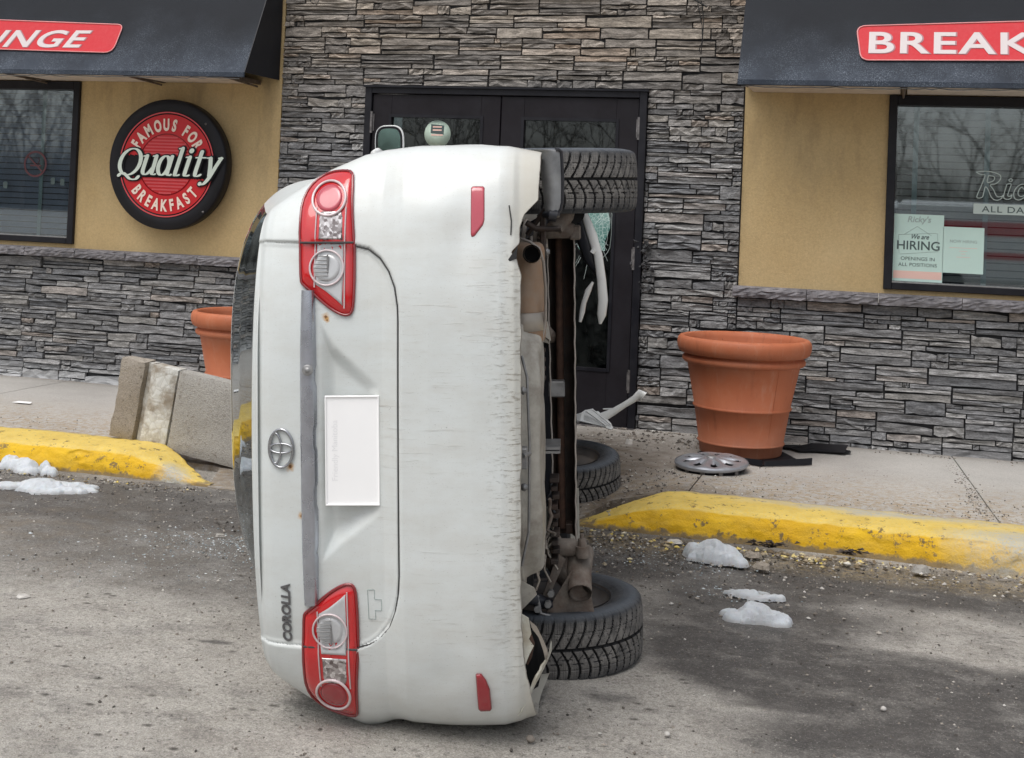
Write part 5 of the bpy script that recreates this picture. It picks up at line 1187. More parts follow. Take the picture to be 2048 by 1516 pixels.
# wheels with a cut tread
def tyre_mesh():
    pitch = 54; na = pitch*14; half_w = .100
    prof = []
    for v in np.linspace(-1, 1, 49):
        y = v*.092; r = .3165 - .0055*abs(v)**3.5; prof.append((r, y, v))
    sw_ = [(.306, .099), (.293, .106), (.272, .110), (.250, .110), (.232, .106), (.216, .099), (.204, .094), (.200, .088)]
    full = [(r, -y, None) for r, y in reversed(sw_)] + prof + [(r, y, None) for r, y in sw_]; P = np.zeros((len(full), na+1, 3)); th = np.arange(na+1)/na*2*PI; ph_ = th*pitch/(2*PI)
    def band(x, c, w_): d = np.abs(((x-c+.5) % 1)-.5); return sstep(d, w_, w_*.45)
    GR = np.zeros((len(full), na+1))
    for i, (r, y, v) in enumerate(full):
        rr = np.full(na+1, r)
        if v is not None:
            g = np.zeros(na+1)
            g = np.maximum(g, sstep(np.array(abs(v+.06)), .045, .02)*np.ones(na+1))                                   # centre channel
            if v > -.02:
                c = .75*np.sin((v-.0)*2.2); g = np.maximum(g, band(ph_, c, .13)*(1 if v < .98 else .6))
                zz = .38+.07*np.sign(np.sin(2*PI*(ph_*.5))); g = np.maximum(g, sstep(np.abs(v-zz), .030, .012)*.8); g = np.maximum(g, sstep(np.abs(v-.68), .020, .008)*.5)
                if .1 < v < .4: g = np.maximum(g, band(ph_+v*2.2, .35, .07)*.7)
            else:
                c = -.95*np.sin((v+.1)*1.7)+.4; g = np.maximum(g, band(ph_, c, .13)); zz = -.60+.04*np.sign(np.sin(2*PI*ph_)); g = np.maximum(g, sstep(np.abs(v-zz), .022, .009)*.7)
                if -.5 < v < -.2: g = np.maximum(g, band(ph_-v*1.2, .1, .06)*.5)
            sip = (band(ph_*4, .5, .16)*.14)*(1 if abs(v) > .55 else .7); rr = r - .0085*g - .0085*sip*(1-g); GR[i] = g
        elif r > .285: rr = r - .004*band(ph_, .75*math.sin(2.2) if y > 0 else -.95*math.sin(-1.53)+.4, .13); 
        P[i] = np.stack([rr*np.cos(th), np.full(na+1, y), rr*np.sin(th)], -1)
    Gc = (GR[:-1, :-1]+GR[1:, :-1]+GR[1:, 1:]+GR[:-1, 1:])/4; b = MB().grid(P, smooth=False, mask=Gc < .5); t_ = b.mesh('tyre', M_rubber)
    q = MB().grid(P, smooth=False, mask=Gc >= .5); g_ = q.mesh('tread_groove', M_groove)
    for k in range(12):
        pass
    return t_, g_
TY, GV = tyre_mesh()
RX90 = Matrix.Rotation(-PI/2, 4, 'X')       # lathe z axis -> +y
def wheel(D, s, h, yaw, label=None, steer=0):
    sg_ = 1 if s > 0 else -1
    wl = empty('wheel'); wl.parent = car; wl.location = loc(D, s, h); wl.rotation_euler = (0, random.uniform(0, 6), rad(steer))
    if label: wl['label'] = label
    t = link('tyre', TY, wl); g = link('tread_groove', GV, wl)
    if sg_ < 0: pass
    b = MB(); inn = -1
    # rim barrel, open towards the middle of the car
    M_ = Matrix.Rotation(PI/2 if sg_ > 0 else -PI/2, 4, 'X')      # z axis -> towards the car's middle
    b.lathe([(.206, .104), (.212, .100), (.205, .092), (.192, .085), (.186, .05), (.184, -.03), (.17, -.05), (.12, -.055), (.07, -.04), (0, -.04)], 48, M_); b.lathe([(.206, -.100), (.200, -.085), (.185, -.06), (.16, -.062), (.12, -.07), (.05, -.06), (0, -.06)], 48, M_); b.build('rim', M_rim, wl)
    q = MB(); q.lathe([(.115, -.03), (.118, .045), (.108, .055), (.06, .058), (0, .06)], 32, M_); q.build('brake_drum', M_rustgrey, wl)
    return wl
wheel(1.0, .775, .300, 0, 'upper rear wheel'); wheel(1.0, -.775, .300, 0, 'lower rear wheel'); wheel(3.60, .775, .300, 0, 'upper front wheel'); wheel(3.60, -.775, .290, 0, 'lower front wheel', -6)

# underside
und = MB()
und.box((.14, -.62, .40), (.63, .62, .55)); und.box((.63, -.55, .355), (3.9, .55, .50)); und.box((1.5, -.80, .24), (3.1, -.50, .30), .01); und.box((1.5, .50, .24), (3.1, .80, .30), .01); und.box((3.3, -.5, .22), (4.3, .5, .6), .02)
und.box((.63, -.70, .45), (1.4, .70, .60)); und.box((.20, -.70, .42), (.60, .70, .60)); und.build('floor_pan', M_under, car)
# cream spare wheel well with rounded flange
P = np.zeros((18, 45, 3))
for i in range(18):
    for j in range(45):
        a = 2*PI*j/44; u_, v_ = sq(a, 1, 1, 3.4); k = [1.0, 1.0, 1.0, .99, .97, .95, .93, .92, .91, .90, .89, .88, .86, .80, .6, .4, .2, 0][i]; hh = [.42,.395,.372,.368,.368,.366,.352,.340,.330,.324,.320,.317,.314,.312,.311,.311,.311,.311][i]
        P[i, j] = (.40+.235*v_*k, .02+.40*u_*k+.03, hh + .004*math.sin(a*7)*(k > .5))
MB().grid(P).build('spare_wheel_well', M_floor, car)
b = MB(); b.tube([loc(.16, .26, .366), loc(.15, .20, .350), loc(.15, .0, .345), loc(.15, -.25, .350), loc(.155, -.35, .372)], .004, 6); b.build('well_flange', M_bolt, car)
b = MB(); b.box((.105, .0, .350), (.150, .06, .372), .003); b.tube([loc(.10, -.02, .362), loc(.13, -.02, .345), loc(.16, -.03, .36)], .007, 8); b.build('tow_eye', M_bolt, car)
b = MB(); b.poly([loc(.20, -.40, .385), loc(.20, -.425, .338), loc(.20, -.445, .330), loc(.20, -.46, .345), loc(.20, -.50, .385)], .004, (1, 0, 0)); b.tube([loc(.198, -.440, .348), loc(.206, -.440, .348)], .005, 8); b.build('bracket', M_floor, car)
# muffler
MFt = frame(loc(.40, .44, .362), (1, 0, 0), (0, 0, 1)); b = MB(); prof = []
P = np.zeros((13, 33, 3))
for i, (s_, k) in enumerate([(.600, 0), (.600, .75), (.594, .90), (.585, .97), (.575, 1), (.5, 1), (.4, 1), (.32, 1), (.305, .98), (.295, .90), (.288, .75), (.287, .4), (.287, 0)]):
    for j in range(33):
        x, y = sq(2*PI*j/32, .125*k, .062*k, 2.6); P[i, j] = loc(.42+x, s_-.02, .362+y)
mf = MB().grid(P).build('muffler', M_muffler, car); b = MB(); P = np.zeros((4, 33, 3))
for i, (s_, k) in enumerate([(.372, 1.02), (.370, 1.05), (.318, 1.05), (.316, 1.02)]):
    for j in range(33):
        x, y = sq(2*PI*j/32, .125*k, .063*k, 2.6); P[i, j] = loc(.42+x, s_, .362+y)
MB().grid(P).build('muffler_strap', M_pipe, mf)
b = MB(); b.tube([loc(.42, .545, .335), loc(.34, .548, .333), loc(.24, .553, .332), loc(.175, .556, .333)], [.024, .026, .027, .027], 20, caps=False); b.tube([loc(.18, .556, .333), loc(.30, .55, .333)], [.0235, .0235], 20, caps=False); b.build('tailpipe', M_pipe, car)
b = MB(); b.lathe([(0, 0), (.024, 0)], 20, CF(.24, .553, .333)); b.build('tailpipe_shade_disc', M_groove, car)  # black disc across the bore, stands in for the shade inside the pipe
b = MB(); b.tube([loc(.24, .600, .372), loc(.22, .590, .340), loc(.22, .570, .312), loc(.24, .53, .300), loc(.30, .45, .296), loc(.34, .35, .298), loc(.36, .28, .310), loc(.34, .25, .34)], .0045, 6); b.build('muffler_rim', M_beamedge, car)
b = MB(); b.tube([loc(.66, .30, .33), loc(1.0, .22, .29), loc(1.6, .12, .26), (2.6, 0, .25), (3.6, 0, .25)], .026, 10); b.build('exhaust_pipe', M_rustgrey, car)
MB().box((1.12, -.42, .255), (1.60, .40, .36), .02).build('fuel_tank', M_tank, car)
b = MB(); b.box((.62, -.14, .318), (.70, .34, .36), .008); b.build('heat_shield', M_tank, car)
b = MB(); b.box((.66, -.055, .235), (.80, -.065+.02, .345)); b.box((.68, -.08, .24), (.72, -.03, .345), .004)
# axle beam: open channel with pale edges, torsion rod and clamp
ax = empty('axle_beam'); ax.parent = car
def chan(s): return .301-.012*(.6-s)/1.05, .208+.006*(.6-s)/1.05
P = np.zeros((20, 7, 3))
for i, s_ in enumerate(np.linspace(.60, -.45, 20)):
    h1, h0 = chan(s_)
    for j, (d, hh) in enumerate(((.845, h1), (.90, h1-.003), (.945, h1-.015), (.955, (h1+h0)/2), (.945, h0+.015), (.90, h0+.003), (.845, h0))): P[i, j] = loc(d, s_, hh)
MB().grid(P).build('channel', M_beam, ax)
P2 = P.copy(); P2[..., 0] += .006; P2[:, 0:3, 2] += .004; P2[:, 4:, 2] -= .004; MB().grid(P2, flip=True).build('channel_back', M_beam, ax)
for j in (0, 6):
    b = MB(); Q = []
    for i, s_ in enumerate(np.linspace(.60, -.45, 40)): Q.append(loc(.844, s_, chan(s_)[0 if j == 0 else 1] + .0012*math.sin(i*1.9)))
    b.tube(Q, .0032, 6); b.build('channel_edge', M_beamedge, ax)
b = MB(); b.tube([loc(.905, s_, .262) for s_ in np.linspace(.60, -.42, 12)], .013, 10); b.build('torsion_rod', M_rust, ax)
b = MB(); b.box((.842, -.092, .246), (.90, -.038, .302), .004); b.build('rod_clamp', M_bolt, ax)
b = MB(); b.box((.90, .405, .225), (.95, .44, .25), .003); b.build('channel_stop', M_beam, ax)
for sg_ in (1, -1):
    so_ = .02 if sg_ > 0 else 0
    arm = empty('trailing_arm'); arm.parent = car; arm['label'] = 'upper trailing arm' if sg_ > 0 else 'lower trailing arm'
    b = MB(); s0 = .61 if sg_ > 0 else .465
    b.tube([loc(.84, sg_*s0, .345), loc(.82, sg_*s0, .33), loc(.82, sg_*s0, .222), loc(.825, sg_*s0, .212)], [.024, .030, .030, .022], 16); b.build('cross_tube', M_rustgrey, arm)
    b = MB(); s1 = s0+.03*1; b.tube([loc(.86, sg_*(s0+.02), .30), loc(.87, sg_*(s0+.07), .26), loc(.88, sg_*(s0+.13), .22)], [.045, .055, .05], 12); (b.tube([loc(1.3, sg_*.56, .30), loc(1.0, sg_*.56, .26), loc(.84, sg_*.55, .215)], [.03, .034, .042], 12) if sg_ < 0 else None); b.build('arm_tube', M_rustgrey, arm)
    if sg_ < 0:
        b = MB(); c0_, c1_ = Vector(loc(.88, -.50, .205)), Vector(loc(.735, -.595, .203)); b.tube([c0_, c0_.lerp(c1_, .5), c1_], [.052, .040, .040], 24, caps=False); b.tube([c1_, c0_.lerp(c1_, .4)], [.036, .036], 24, caps=False); b.tube([c1_+Vector((.004,0,0)), c1_], [.040, .0385], 24, caps=False); b.build('spring_seat_tube', M_rustgrey, arm)
        b = MB(); b.lathe([(0, 0), (.036, 0)], 24, frame(c0_.lerp(c1_, .45), (0, -1, 0), (0, 0, 1))); b.build('tube_hollow', M_groove, arm)
        b = MB(); b.poly([loc(.765, -.535, .235), loc(.765, -.69, .33), loc(.765, -.70, .150), loc(.765, -.62, .165)], .008, (1, 0, 0)); b.poly([loc(.80, -.48, .275), loc(.78, -.66, .345), loc(.78, -.66, .325), loc(.80, -.50, .25)], .02, (1, 0, 0)); b.build('gusset_plate', M_rustgrey, arm)
        b = MB(); b.tube([loc(.80, -.455, .193), loc(.80, -.492, .191)], [.024, .026], 14); b.tube([loc(.80, -.43, .194), loc(.80, -.455, .193)], [.014, .016], 6); b.tube([loc(.80, -.415, .194), loc(.80, -.43, .194)], [.007, .007], 6); b.build('bolt', M_rustgrey, arm)
        b = MB()
        for (d_, s_, h_) in ((.74, -.63, .31), (.74, -.645, .345), (.76, -.60, .30)): b.tube([loc(d_, s_, h_), loc(d_-.02, s_, h_)], [.013, .012], 6)
        b.tube([loc(.73, -.60, .345), loc(.73, -.66, .335), loc(.73, -.67, .30)], .006, 6); b.build('bolts', M_bolt, arm)
    else:
        b = MB(); b.tube([loc(.78, .615, .275), loc(.80, .66, .25), loc(.88, .69, .225)], [.030, .042, .05], 14); b.box((.80, -.625, .185), (.88, -.575, .225), .006); b.build('arm_bracket', M_rustgrey, arm)
        b = MB(); b.tube([loc(.80, .665, .205), loc(.92, .66, .21)], [.034, .034], 20); b.build('tube_hollow', M_groove, arm)
    b = MB(); Q = []
    for k in range(90):
        a = k*.35; Q.append(loc(.70+.048*math.cos(a)*1.0, sg_*(s0-.015)+.048*math.sin(a), .315+k*.0022))
    b.tube(Q, .0075, 8); b.build('coil_spring', M_beamedge, arm)
    b = MB(); b.tube([loc(.68, sg_*.56, .50), loc(.72, sg_*.60, .38), loc(.80, sg_*.66, .28), loc(.84, sg_*.70, .24)], [.024, .024, .018, .014], 10); b.build('damper', M_tank, arm)
b = MB(); b.tube([loc(.64, .50, .40), loc(.66, .52, .33), loc(.70, .56, .30), loc(.78, .60, .33)], .005, 6); b.tube([loc(.60, .62, .42), loc(.62, .56, .36), loc(.64, .47, .35), loc(.64, .40, .34)], .007, 6); b.tube([loc(.62, .60, .40), loc(.62, .54, .345), loc(.62, .44, .338)], .006, 6)
b.tube([loc(.70, -.30, .32), loc(.68, -.36, .315), loc(.70, -.42, .34), loc(.74, -.52, .32), loc(.74, -.56, .30)], .004, 6); b.tube([loc(.66, -.28, .33), loc(.66, -.40, .326), loc(.70, -.50, .36)], .004, 6); b.tube([loc(.62, -.47, .35), loc(.62, -.52, .335), loc(.62, -.55, .345), loc(.62, -.56, .38)], .005, 6); b.build('brake_lines', M_pipe, car)
b = MB()
for k in range(10):
    s_ = -.22-.03*k; b.box((.72+.01*(k % 3), -s_-.009, .268+.006*(k % 2)), (.80, -s_+.007, .300-.004*(k % 3)), .002)
b.build('valve_block', M_beam, car)
rr_ = random.Random(9)
for k in range(9):
    s_ = rr_.uniform(-.40, -.12); d_ = rr_.uniform(.60, .80); h_ = rr_.uniform(.29, .35); b = MB(); Q = [loc(d_, s_, h_)]
    for t in range(5): Q.append(loc(d_+rr_.uniform(-.02, .02), s_-.03*(t+1)*rr_.uniform(.6, 1.2), h_+rr_.uniform(-.022, .022)))
    b.tube(Q, rr_.choice((.003, .004, .006)), 6); b.build('hose', rr_.choice((M_pipe, M_tank, M_rustgrey)), car)
for (d_, s_, h_) in ((.66, -.20, .325), (.66, .32, .33), (.70, -.38, .315), (.72, .48, .32), (.62, .56, .34), (.70, .54, .30), (.64, -.44, .345), (.15, -.12, .362), (.15, .16, .362), (.78, -.40, .30)):
    b = MB(); b.lathe([(0, .012), (.006, .012), (.0065, .005), (.012, .004), (.013, 0), (.0, 0)], 6, CF(d_, s_, h_)); b.build('bolt', M_bolt, car)
b = MB()
for k in range(6): b.box((.60, -.28+k*.03-.011, .305), (.64, -.28+k*.03+.002, .345), .003)
b.build('shield_ribs', M_beam, car)
b = MB(); b.box((.64, .095, .262), (.80, .103, .338)); b.box((.64, .107, .262), (.80, .115, .338)); b.build('tank_strap', M_bolt, car)
b = MB(); b.poly([loc(.56, .285, .36), loc(.56, .285, .325), loc(.57, .262, .298), loc(.57, .250, .292), loc(.57, .262, .33), loc(.57, .255, .36)], .003, (1, 0, 0)); b.poly([loc(.55, .30, .31), loc(.56, .325, .296), loc(.56, .26, .286), loc(.55, .275, .305)], .003, (1, 0, 0)); b.build('bent_heat_shield', M_floor, car)
# dusty arch liner beside the upper wheel
P = np.zeros((9, 15, 3)); th_ = np.linspace(0, 1, 15)
for j, t in enumerate(th_):
    # from the side panel edge round to the tip beside the tyre
    s_ = float(np.interp(t, [0, .15, .3, .8, 1], [.872, .872, .865, .72, .665])); 
    for i in range(9):
        v = i/8; hL = float(np.interp(t, [0, .15, .3, .6, 1], [.50, .34, .315, .310, .300])); hR = float(np.interp(t, [0, .15, .3, .6, .9, 1], [.262, .255, .246, .243, .246, .262])); P[i, j] = loc(.50+.06*t+.05*math.sin(v*PI)*-.4+ (.03*(v-.5)**2), s_, hL+(hR-hL)*v)
for sg_, lb in ((1, 'arch liner beside the upper wheel'),):
    MB().grid(P).build('arch_liner', M_flap, car); Q = P.copy(); Q[..., 0] += .010; MB().grid(Q, flip=True).build('arch_liner', M_flap, car)
b = MB(); e = [tuple(P[i, -1]) for i in range(9)]; b.tube([Vector(p)+Vector((.0, 0, 0)) for p in e], .012, 8); b.tube([Vector(P[-1, j]) for j in range(15)], .0065, 8); b.tube([loc(.545, .665, .29), loc(.55, .66, .265)], [.018, .02], 10); b.build('liner_edge', M_tank, car)
# inside of the arch: struts behind the liner
b = MB(); b.tube([loc(.60, .60, .36), loc(.58, .70, .285)], .008, 6); b.box((.58, -.66, .30), (.66, -.52, .318), .004); b.tube([loc(.55, .64, .36), loc(.56, .62, .33), loc(.56, .62, .25)], .010, 8); b.build('arch_struts', M_beam, car)
# torn corner of the bumper near the ground
def torn(pts, name, mat, D, th_=.006):
    b = MB(); b.poly([loc(D + .35*max(0, .36-h), s, h) for s, h in pts], th_, (1, 0, 0)); return b.build(name, mat, car)
torn([(-.47,.375),(-.485,.352),(-.53,.345),(-.545,.352),(-.565,.338),(-.59,.352),(-.615,.362),(-.625,.378)], 'torn_flange', M_torn, .10)
P = np.zeros((16, 10, 3)); outer = [(-.604,.292),(-.622,.288),(-.64,.294),(-.665,.308),(-.695,.326),(-.72,.342),(-.745,.358),(-.765,.374)]; inner = [(-.606,.305),(-.625,.318),(-.655,.338),(-.69,.352),(-.71,.362),(-.735,.370),(-.755,.378),(-.768,.386)]
oo = np.array(outer); ii_ = np.array(inner); tt = np.linspace(0, 1, len(oo)); rr_ = np.random.RandomState(3)
for i in range(16):
    t = i/15; so_, ho_ = np.interp(t, tt, oo[:, 0]), np.interp(t, tt, oo[:, 1]); si_, hi_ = np.interp(t, tt, ii_[:, 0]), np.interp(t, tt, ii_[:, 1]); ho_ += (rr_.rand()-.5)*.004; hi_ += (rr_.rand()-.5)*.006
    for j in range(10):
        u = j/9; D = .115 + .16*(1-u)**1.4 - .035*math.sin(u*PI) + .004*math.sin(t*23+u*5); P[i, j] = loc(D, so_+(si_-so_)*u, ho_+(hi_-ho_)*u)
MB().grid(P).build('torn_corner', M_torn, car); Q = P.copy(); Q[..., 0] += .005; MB().grid(Q, flip=True).build('torn_corner', M_torn, car)
torn([(-.50,.350),(-.52,.330),(-.56,.312),(-.59,.300),(-.62,.298),(-.62,.306),(-.59,.312),(-.55,.325),(-.52,.345)], 'torn_edge', M_pipe, .125)
b = MB(); b.poly([loc(.20, -.52, .40), loc(.20, -.56, .33), loc(.22, -.62, .305), loc(.22, -.72, .33), loc(.2, -.76, .40)], .004, (1, 0, 0)); b.build('corner_cavity', M_groove, car)
b = MB(); b.tube([loc(.12, -.53, .352), loc(.115, -.56, .345), loc(.12, -.60, .352), loc(.118, -.62, .36)], [.006, .010, .008, .005], 8); b.build('rusty_flange', M_rust, car)
# split in the bumper
b = MB(); Dq = float(surfD(.56, .40)); b.poly([loc(Dq-.001, .548, .372), loc(Dq-.002, .538, .402), loc(Dq-.001, .557, .388), loc(Dq-.001, .585, .368)], .002, (1, 0, 0)); b.build('bumper_split', M_under, car)
b = MB(); b.tube([loc(float(surfD(.66, .40)), .70, .392), loc(float(surfD(.66, .40))-.001, .655, .386), loc(float(surfD(.62, .39))-.001, .615, .388)], .0022, 5); b.build('clip_slot', M_seam, car)
# broken front pieces hanging behind the beam
def bent_strip(P_, wid, mat, name, parent, th_=.01):
    b = MB(); b.tube([loc(3.5, s, h) for s, h in P_], wid, 10, flat=.45); return b.build(name, mat, parent)
fs_ = [((1158, 400), .012), ((1172, 436), .028), ((1184, 470), .036), ((1196, 510), .034), ((1203, 560), .034), ((1206, 600), .037), ((1203, 630), .034), ((1200, 648), .010)]
def carpt(px, py, D):
    Mw = car.matrix_world; n = np.array([Mw[i][0] for i in range(3)]); o = np.array(Mw @ Vector((D, 0, 0))); return Mw.inverted() @ Vector(hit(px, py, n, o))
b = MB(); b.tube([carpt(x, y, 3.45) for (x, y), _ in fs_], [r*.72 for _, r in fs_], 10, flat=.5); b.tube([carpt(1188, 500, 3.44), carpt(1184, 506, 3.44)], [.012, .014], 8); b.build('hanging_bumper_strip', M_paintclean, car)
b = MB(); b.tube([carpt(x, y, 3.45) for x, y in ((1186, 564), (1176, 582), (1168, 605), (1164, 625), (1160, 644))], [.006, .016, .013, .015, .008], 8, flat=.5); b.build('plastic_sliver', M_paintclean, car)
b = MB(); b.tube([carpt(x, y, 3.48) for x, y in ((1160, 430), (1172, 480), (1182, 520), (1196, 545))], [.02, .05, .035, .02], 8, flat=.5); b.tube([carpt(x, y, 3.5) for x, y in ((1150, 490), (1165, 515), (1180, 530))], .008, 6); b.build('torn_inner_liner', M_tank, car)
b = MB(); b.poly([carpt(x, y, 2.2) for x, y in ((1142, 640), (1150, 700), (1152, 730), (1140, 735))], .006, (1, 0, 0)); b.build('bent_bracket', M_rustgrey, car)

# broken white bumper piece on the front tyre
fp = empty('bumper_fragment', (0, 0, 0), 'broken white bumper piece with a flared arm resting on the front tyre', 'car part')
def wp(px, py, y): return Vector(hit(px, py, (0, 1, 0), (0, y, 0)))
b = MB(); Yp = -1.55
b.poly([wp(x, y, Yp+dy) for x, y, dy in ((1130, 835, 0), (1163, 825, 0), (1170, 820, .02), (1186, 817, .04), (1189, 823, .04), (1196, 822, .05), (1208, 832, .05), (1222, 846, 0), (1226, 856, -.05), (1222, 859, -.06), (1200, 851, -.05), (1160, 842, -.02), (1135, 850, 0))], .012, (.1, .8, -.5)); b.build('panel', M_paintclean, fp)
b = MB(); b.tube([wp(1172, 822, Yp-.01), wp(1192, 836, Yp-.02), wp(1212, 852, Yp-.06)], .006, 6); b.tube([wp(1186, 820, Yp+.0), wp(1206, 836, Yp-.01), wp(1222, 850, Yp-.05)], .005, 6); b.build('panel_ridge', M_paintclean, fp)
b = MB(); b.tube([wp(1206, 834, Yp+.03), wp(1226, 824, Yp+.04), wp(1250, 809, Yp+.05), wp(1268, 798, Yp+.06), wp(1280, 788, Yp+.06), wp(1287, 794, Yp+.06)], [.026, .020, .016, .018, .027, .034], 14, flat=.55); b.tube([wp(1206, 818, Yp+.04), wp(1230, 818, Yp+.04)], [.004, .006], 6); b.build('flared_arm', M_paintclean, fp)

# ------------------------------------------------------------------ snow, chunks, rubble
def blobs(name, px, py, rx, ry, hgt, label, seed, n_=18, group='old snow patches on the tarmac', rot=0, core=.5):
    c = onground(px, py); R_ = np.random.RandomState(seed); st = .0045; gx = np.arange(-rx*1.35, rx*1.35, st); gy = np.arange(-ry*1.5, ry*1.5, st); X, Y = np.meshgrid(gx, gy, indexing='ij')
    X2 = X + (value_noise(X*22+50, Y*22+50, seed, 3)-.5)*.035; Y2 = Y + (value_noise(X*22+80, Y*22+50, seed+1, 3)-.5)*.035; H = np.zeros_like(X)-.01
    for k in range(n_):
        a = R_.rand()*2*PI; q = R_.rand()**core; x0, y0 = rx*q*math.cos(a), ry*q*math.sin(a); r0 = R_.uniform(.35, .8)*ry*(1.15-q*.6); d2 = ((X2-x0)/(r0*R_.uniform(1.0, 1.9)))**2+((Y2-y0)/r0)**2; hk_ = hgt*R_.uniform(.45, 1.0)*(1.1-.6*q)
        H = np.maximum(H, hk_*np.sqrt(np.clip(1-d2, 0, 1)) - .004*(d2 > 1) - .006*np.clip(d2-1, 0, 1))
    H += (H > 0)*((value_noise(X*60+50, Y*60+50, seed+3, 3)-.5)*.007 + (value_noise(X*18+50, Y*18+50, seed+4, 2)-.5)*.012); mask = np.maximum.reduce([H[:-1, :-1], H[1:, 1:], H[1:, :-1], H[:-1, 1:]]) > .0
    cr, sr = math.cos(rot), math.sin(rot); P = np.stack([c[0]+X*cr-Y*sr, c[1]+X*sr+Y*cr, H-.003], -1); o = MB().grid(P, mask=mask).build(name, M_snow); tag(o, label, 'snow', group); return o
blobs('snow_patch', 95, 975, .27, .10, .045, 'flat old snow patch below the left kerb, nearer of the two left patches', 1, 30, rot=.16)
blobs('snow_patch', 55, 938, .26, .075, .085, 'snow patch touching the left kerb face', 2, 24, rot=-.22)
blobs('snow_patch', 1430, 1116, .13, .085, .095, 'rounded snow lump at the foot of the right kerb', 3, 26, rot=-.35, core=.9)
blobs('snow_patch', 1512, 1190, .10, .05, .026, 'thin broken snow smear between the snow lump and the crumbly heap', 4, 16, rot=.1)
blobs('snow_patch', 1518, 1240, .125, .065, .065, 'crumbly snow heap farthest from the right kerb', 5, 22, rot=-.2)

def chunk(px, py, size, label, z=0.0, mat=None, flat=.5, name='concrete_chunk', cat='debris', group='broken bits lying on the ground'):
    r = np.random.RandomState(int(px+py)); c = onground(px, py, z); b = MB(); vs = []
    for a in range(7):
        an = 2*PI*a/7+r.rand()*.5; k = r.uniform(.7, 1.1); vs.append((c[0]+math.cos(an)*size*k, c[1]+math.sin(an)*size*k*.8, z-.002))
    top = [(c[0]+(x-c[0])*r.uniform(.5, .9), c[1]+(y-c[1])*r.uniform(.5, .9), z+size*flat*r.uniform(.6, 1.2)) for x, y, _ in vs]
    b.add(vs+top, [(i, (i+1) % 7, (i+1) % 7+7, i+7) for i in range(7)] + [tuple(range(7, 14))]); o = b.build(name, mat or M_white_chunk); tag(o, label, cat, group)
def pebble(px, py, size, label, z=0.0, mat=None, flat=.7):
    c = onground(px, py, z); r = np.random.RandomState(px); b = MB(); P = np.zeros((7, 11, 3)); k = r.uniform(.85, 1.15, (7, 11)); k[:, 10] = k[:, 0]; k[0] = k[0, 0]; k[6] = k[6, 0]
    for i in range(7):
        for j in range(11):
            t, a_ = PI*i/6, 2*PI*j/10; P[i, j] = (c[0]+size*k[i, j]*math.sin(t)*math.cos(a_)*1.2, c[1]+size*k[i, j]*math.sin(t)*math.sin(a_), z+size*flat*(.85+k[i, j]*math.cos(t)))
    o = b.grid(P).build('pebble', mat or M_white_chunk); tag(o, label, 'pebble', 'pebbles on the open tarmac')
chunk(1257, 888, .030, 'pale angular concrete chunk by the door jamb, right of the front tyre', .12, flat=1.0)
chunk(1390, 888, .030, 'small pale rubble lump against the left foot of the whole pot', .12, flat=.8)
chunk(1350, 1083, .05, 'flat pale kerb flake left of the rounded snow lump', .0, flat=.2)
chunk(1505, 1112, .045, 'broken tan kerb flake behind the rounded snow lump', .0, M_block, .35)
chunk(1525, 1135, .05, 'tan slab of kerb concrete just right of the rounded snow lump', .0, M_block, .3)
chunk(1840, 1143, .045, 'grey stone at the foot of the right kerb near the frame edge', .0, M_blockgrey, .5)
chunk(440, 1072, .028, 'grey flat stone left of the car roof', .0, M_blockgrey, .4)
chunk(45, 1192, .035, 'flat pale chip near the left frame edge', .0, M_white_chunk, .12)
pebble(1061, 1484, .011, 'dark pebble near the bottom edge below the bumper corner', .0, M_rustgrey, 1)
pebble(1767, 1422, .008, 'pale round pebble on the dark wet patch', .0, M_white_chunk, 1)
pebble(1334, 1472, .008, 'grey pebble on the pale ground near the bottom edge', .0, M_white_chunk, .9)
b = MB(); c = onground(46, 806, .125); b.poly([(c[0]-.06, c[1]-.03, .129), (c[0]+.07, c[1]-.025, .129), (c[0]+.055, c[1]+.02, .132), (c[0]-.045, c[1]+.015, .131)], .002, (0, 0, 1)); o = b.build('paper_scrap', M_plate); tag(o, 'small white paper scrap on the left pavement', 'litter')
# dark cavities and leaves under the right kerb
M_leaf = plain('rotten_leaf', (.06,.045,.035), .85, var=.5, vs=40, bump=.6)
for px, py, s_, lb in ((1530, 1092, .09, 'clump of dark rotten leaves tucked under the right kerb behind the snow lump'), (1705, 1108, .05, 'dark leaf clump under the right kerb, farther right')):
    c = onground(px, py, .02); b = MB(); r = random.Random(px)
    for k in range(26):
        x, y, z = c[0]+r.gauss(0, s_*.55), c[1]+r.gauss(.02, .018), .008+abs(r.gauss(0, .02)); a = r.random()*6; L = r.uniform(.012, .03); q = [(x+math.cos(a)*L, y+math.sin(a)*L*.7, z), (x-math.sin(a)*L*.6, y+math.cos(a)*L*.5, z+.01), (x-math.cos(a)*L, y-math.sin(a)*L*.7, z+.004), (x+math.sin(a)*L*.6, y-math.cos(a)*L*.5, z+.012)]; b.add(q, [(0, 1, 2), (0, 2, 3)])
    o = b.build('leaf_clump', M_leaf); tag(o, lb, 'leaves'); o['kind'] = 'stuff'
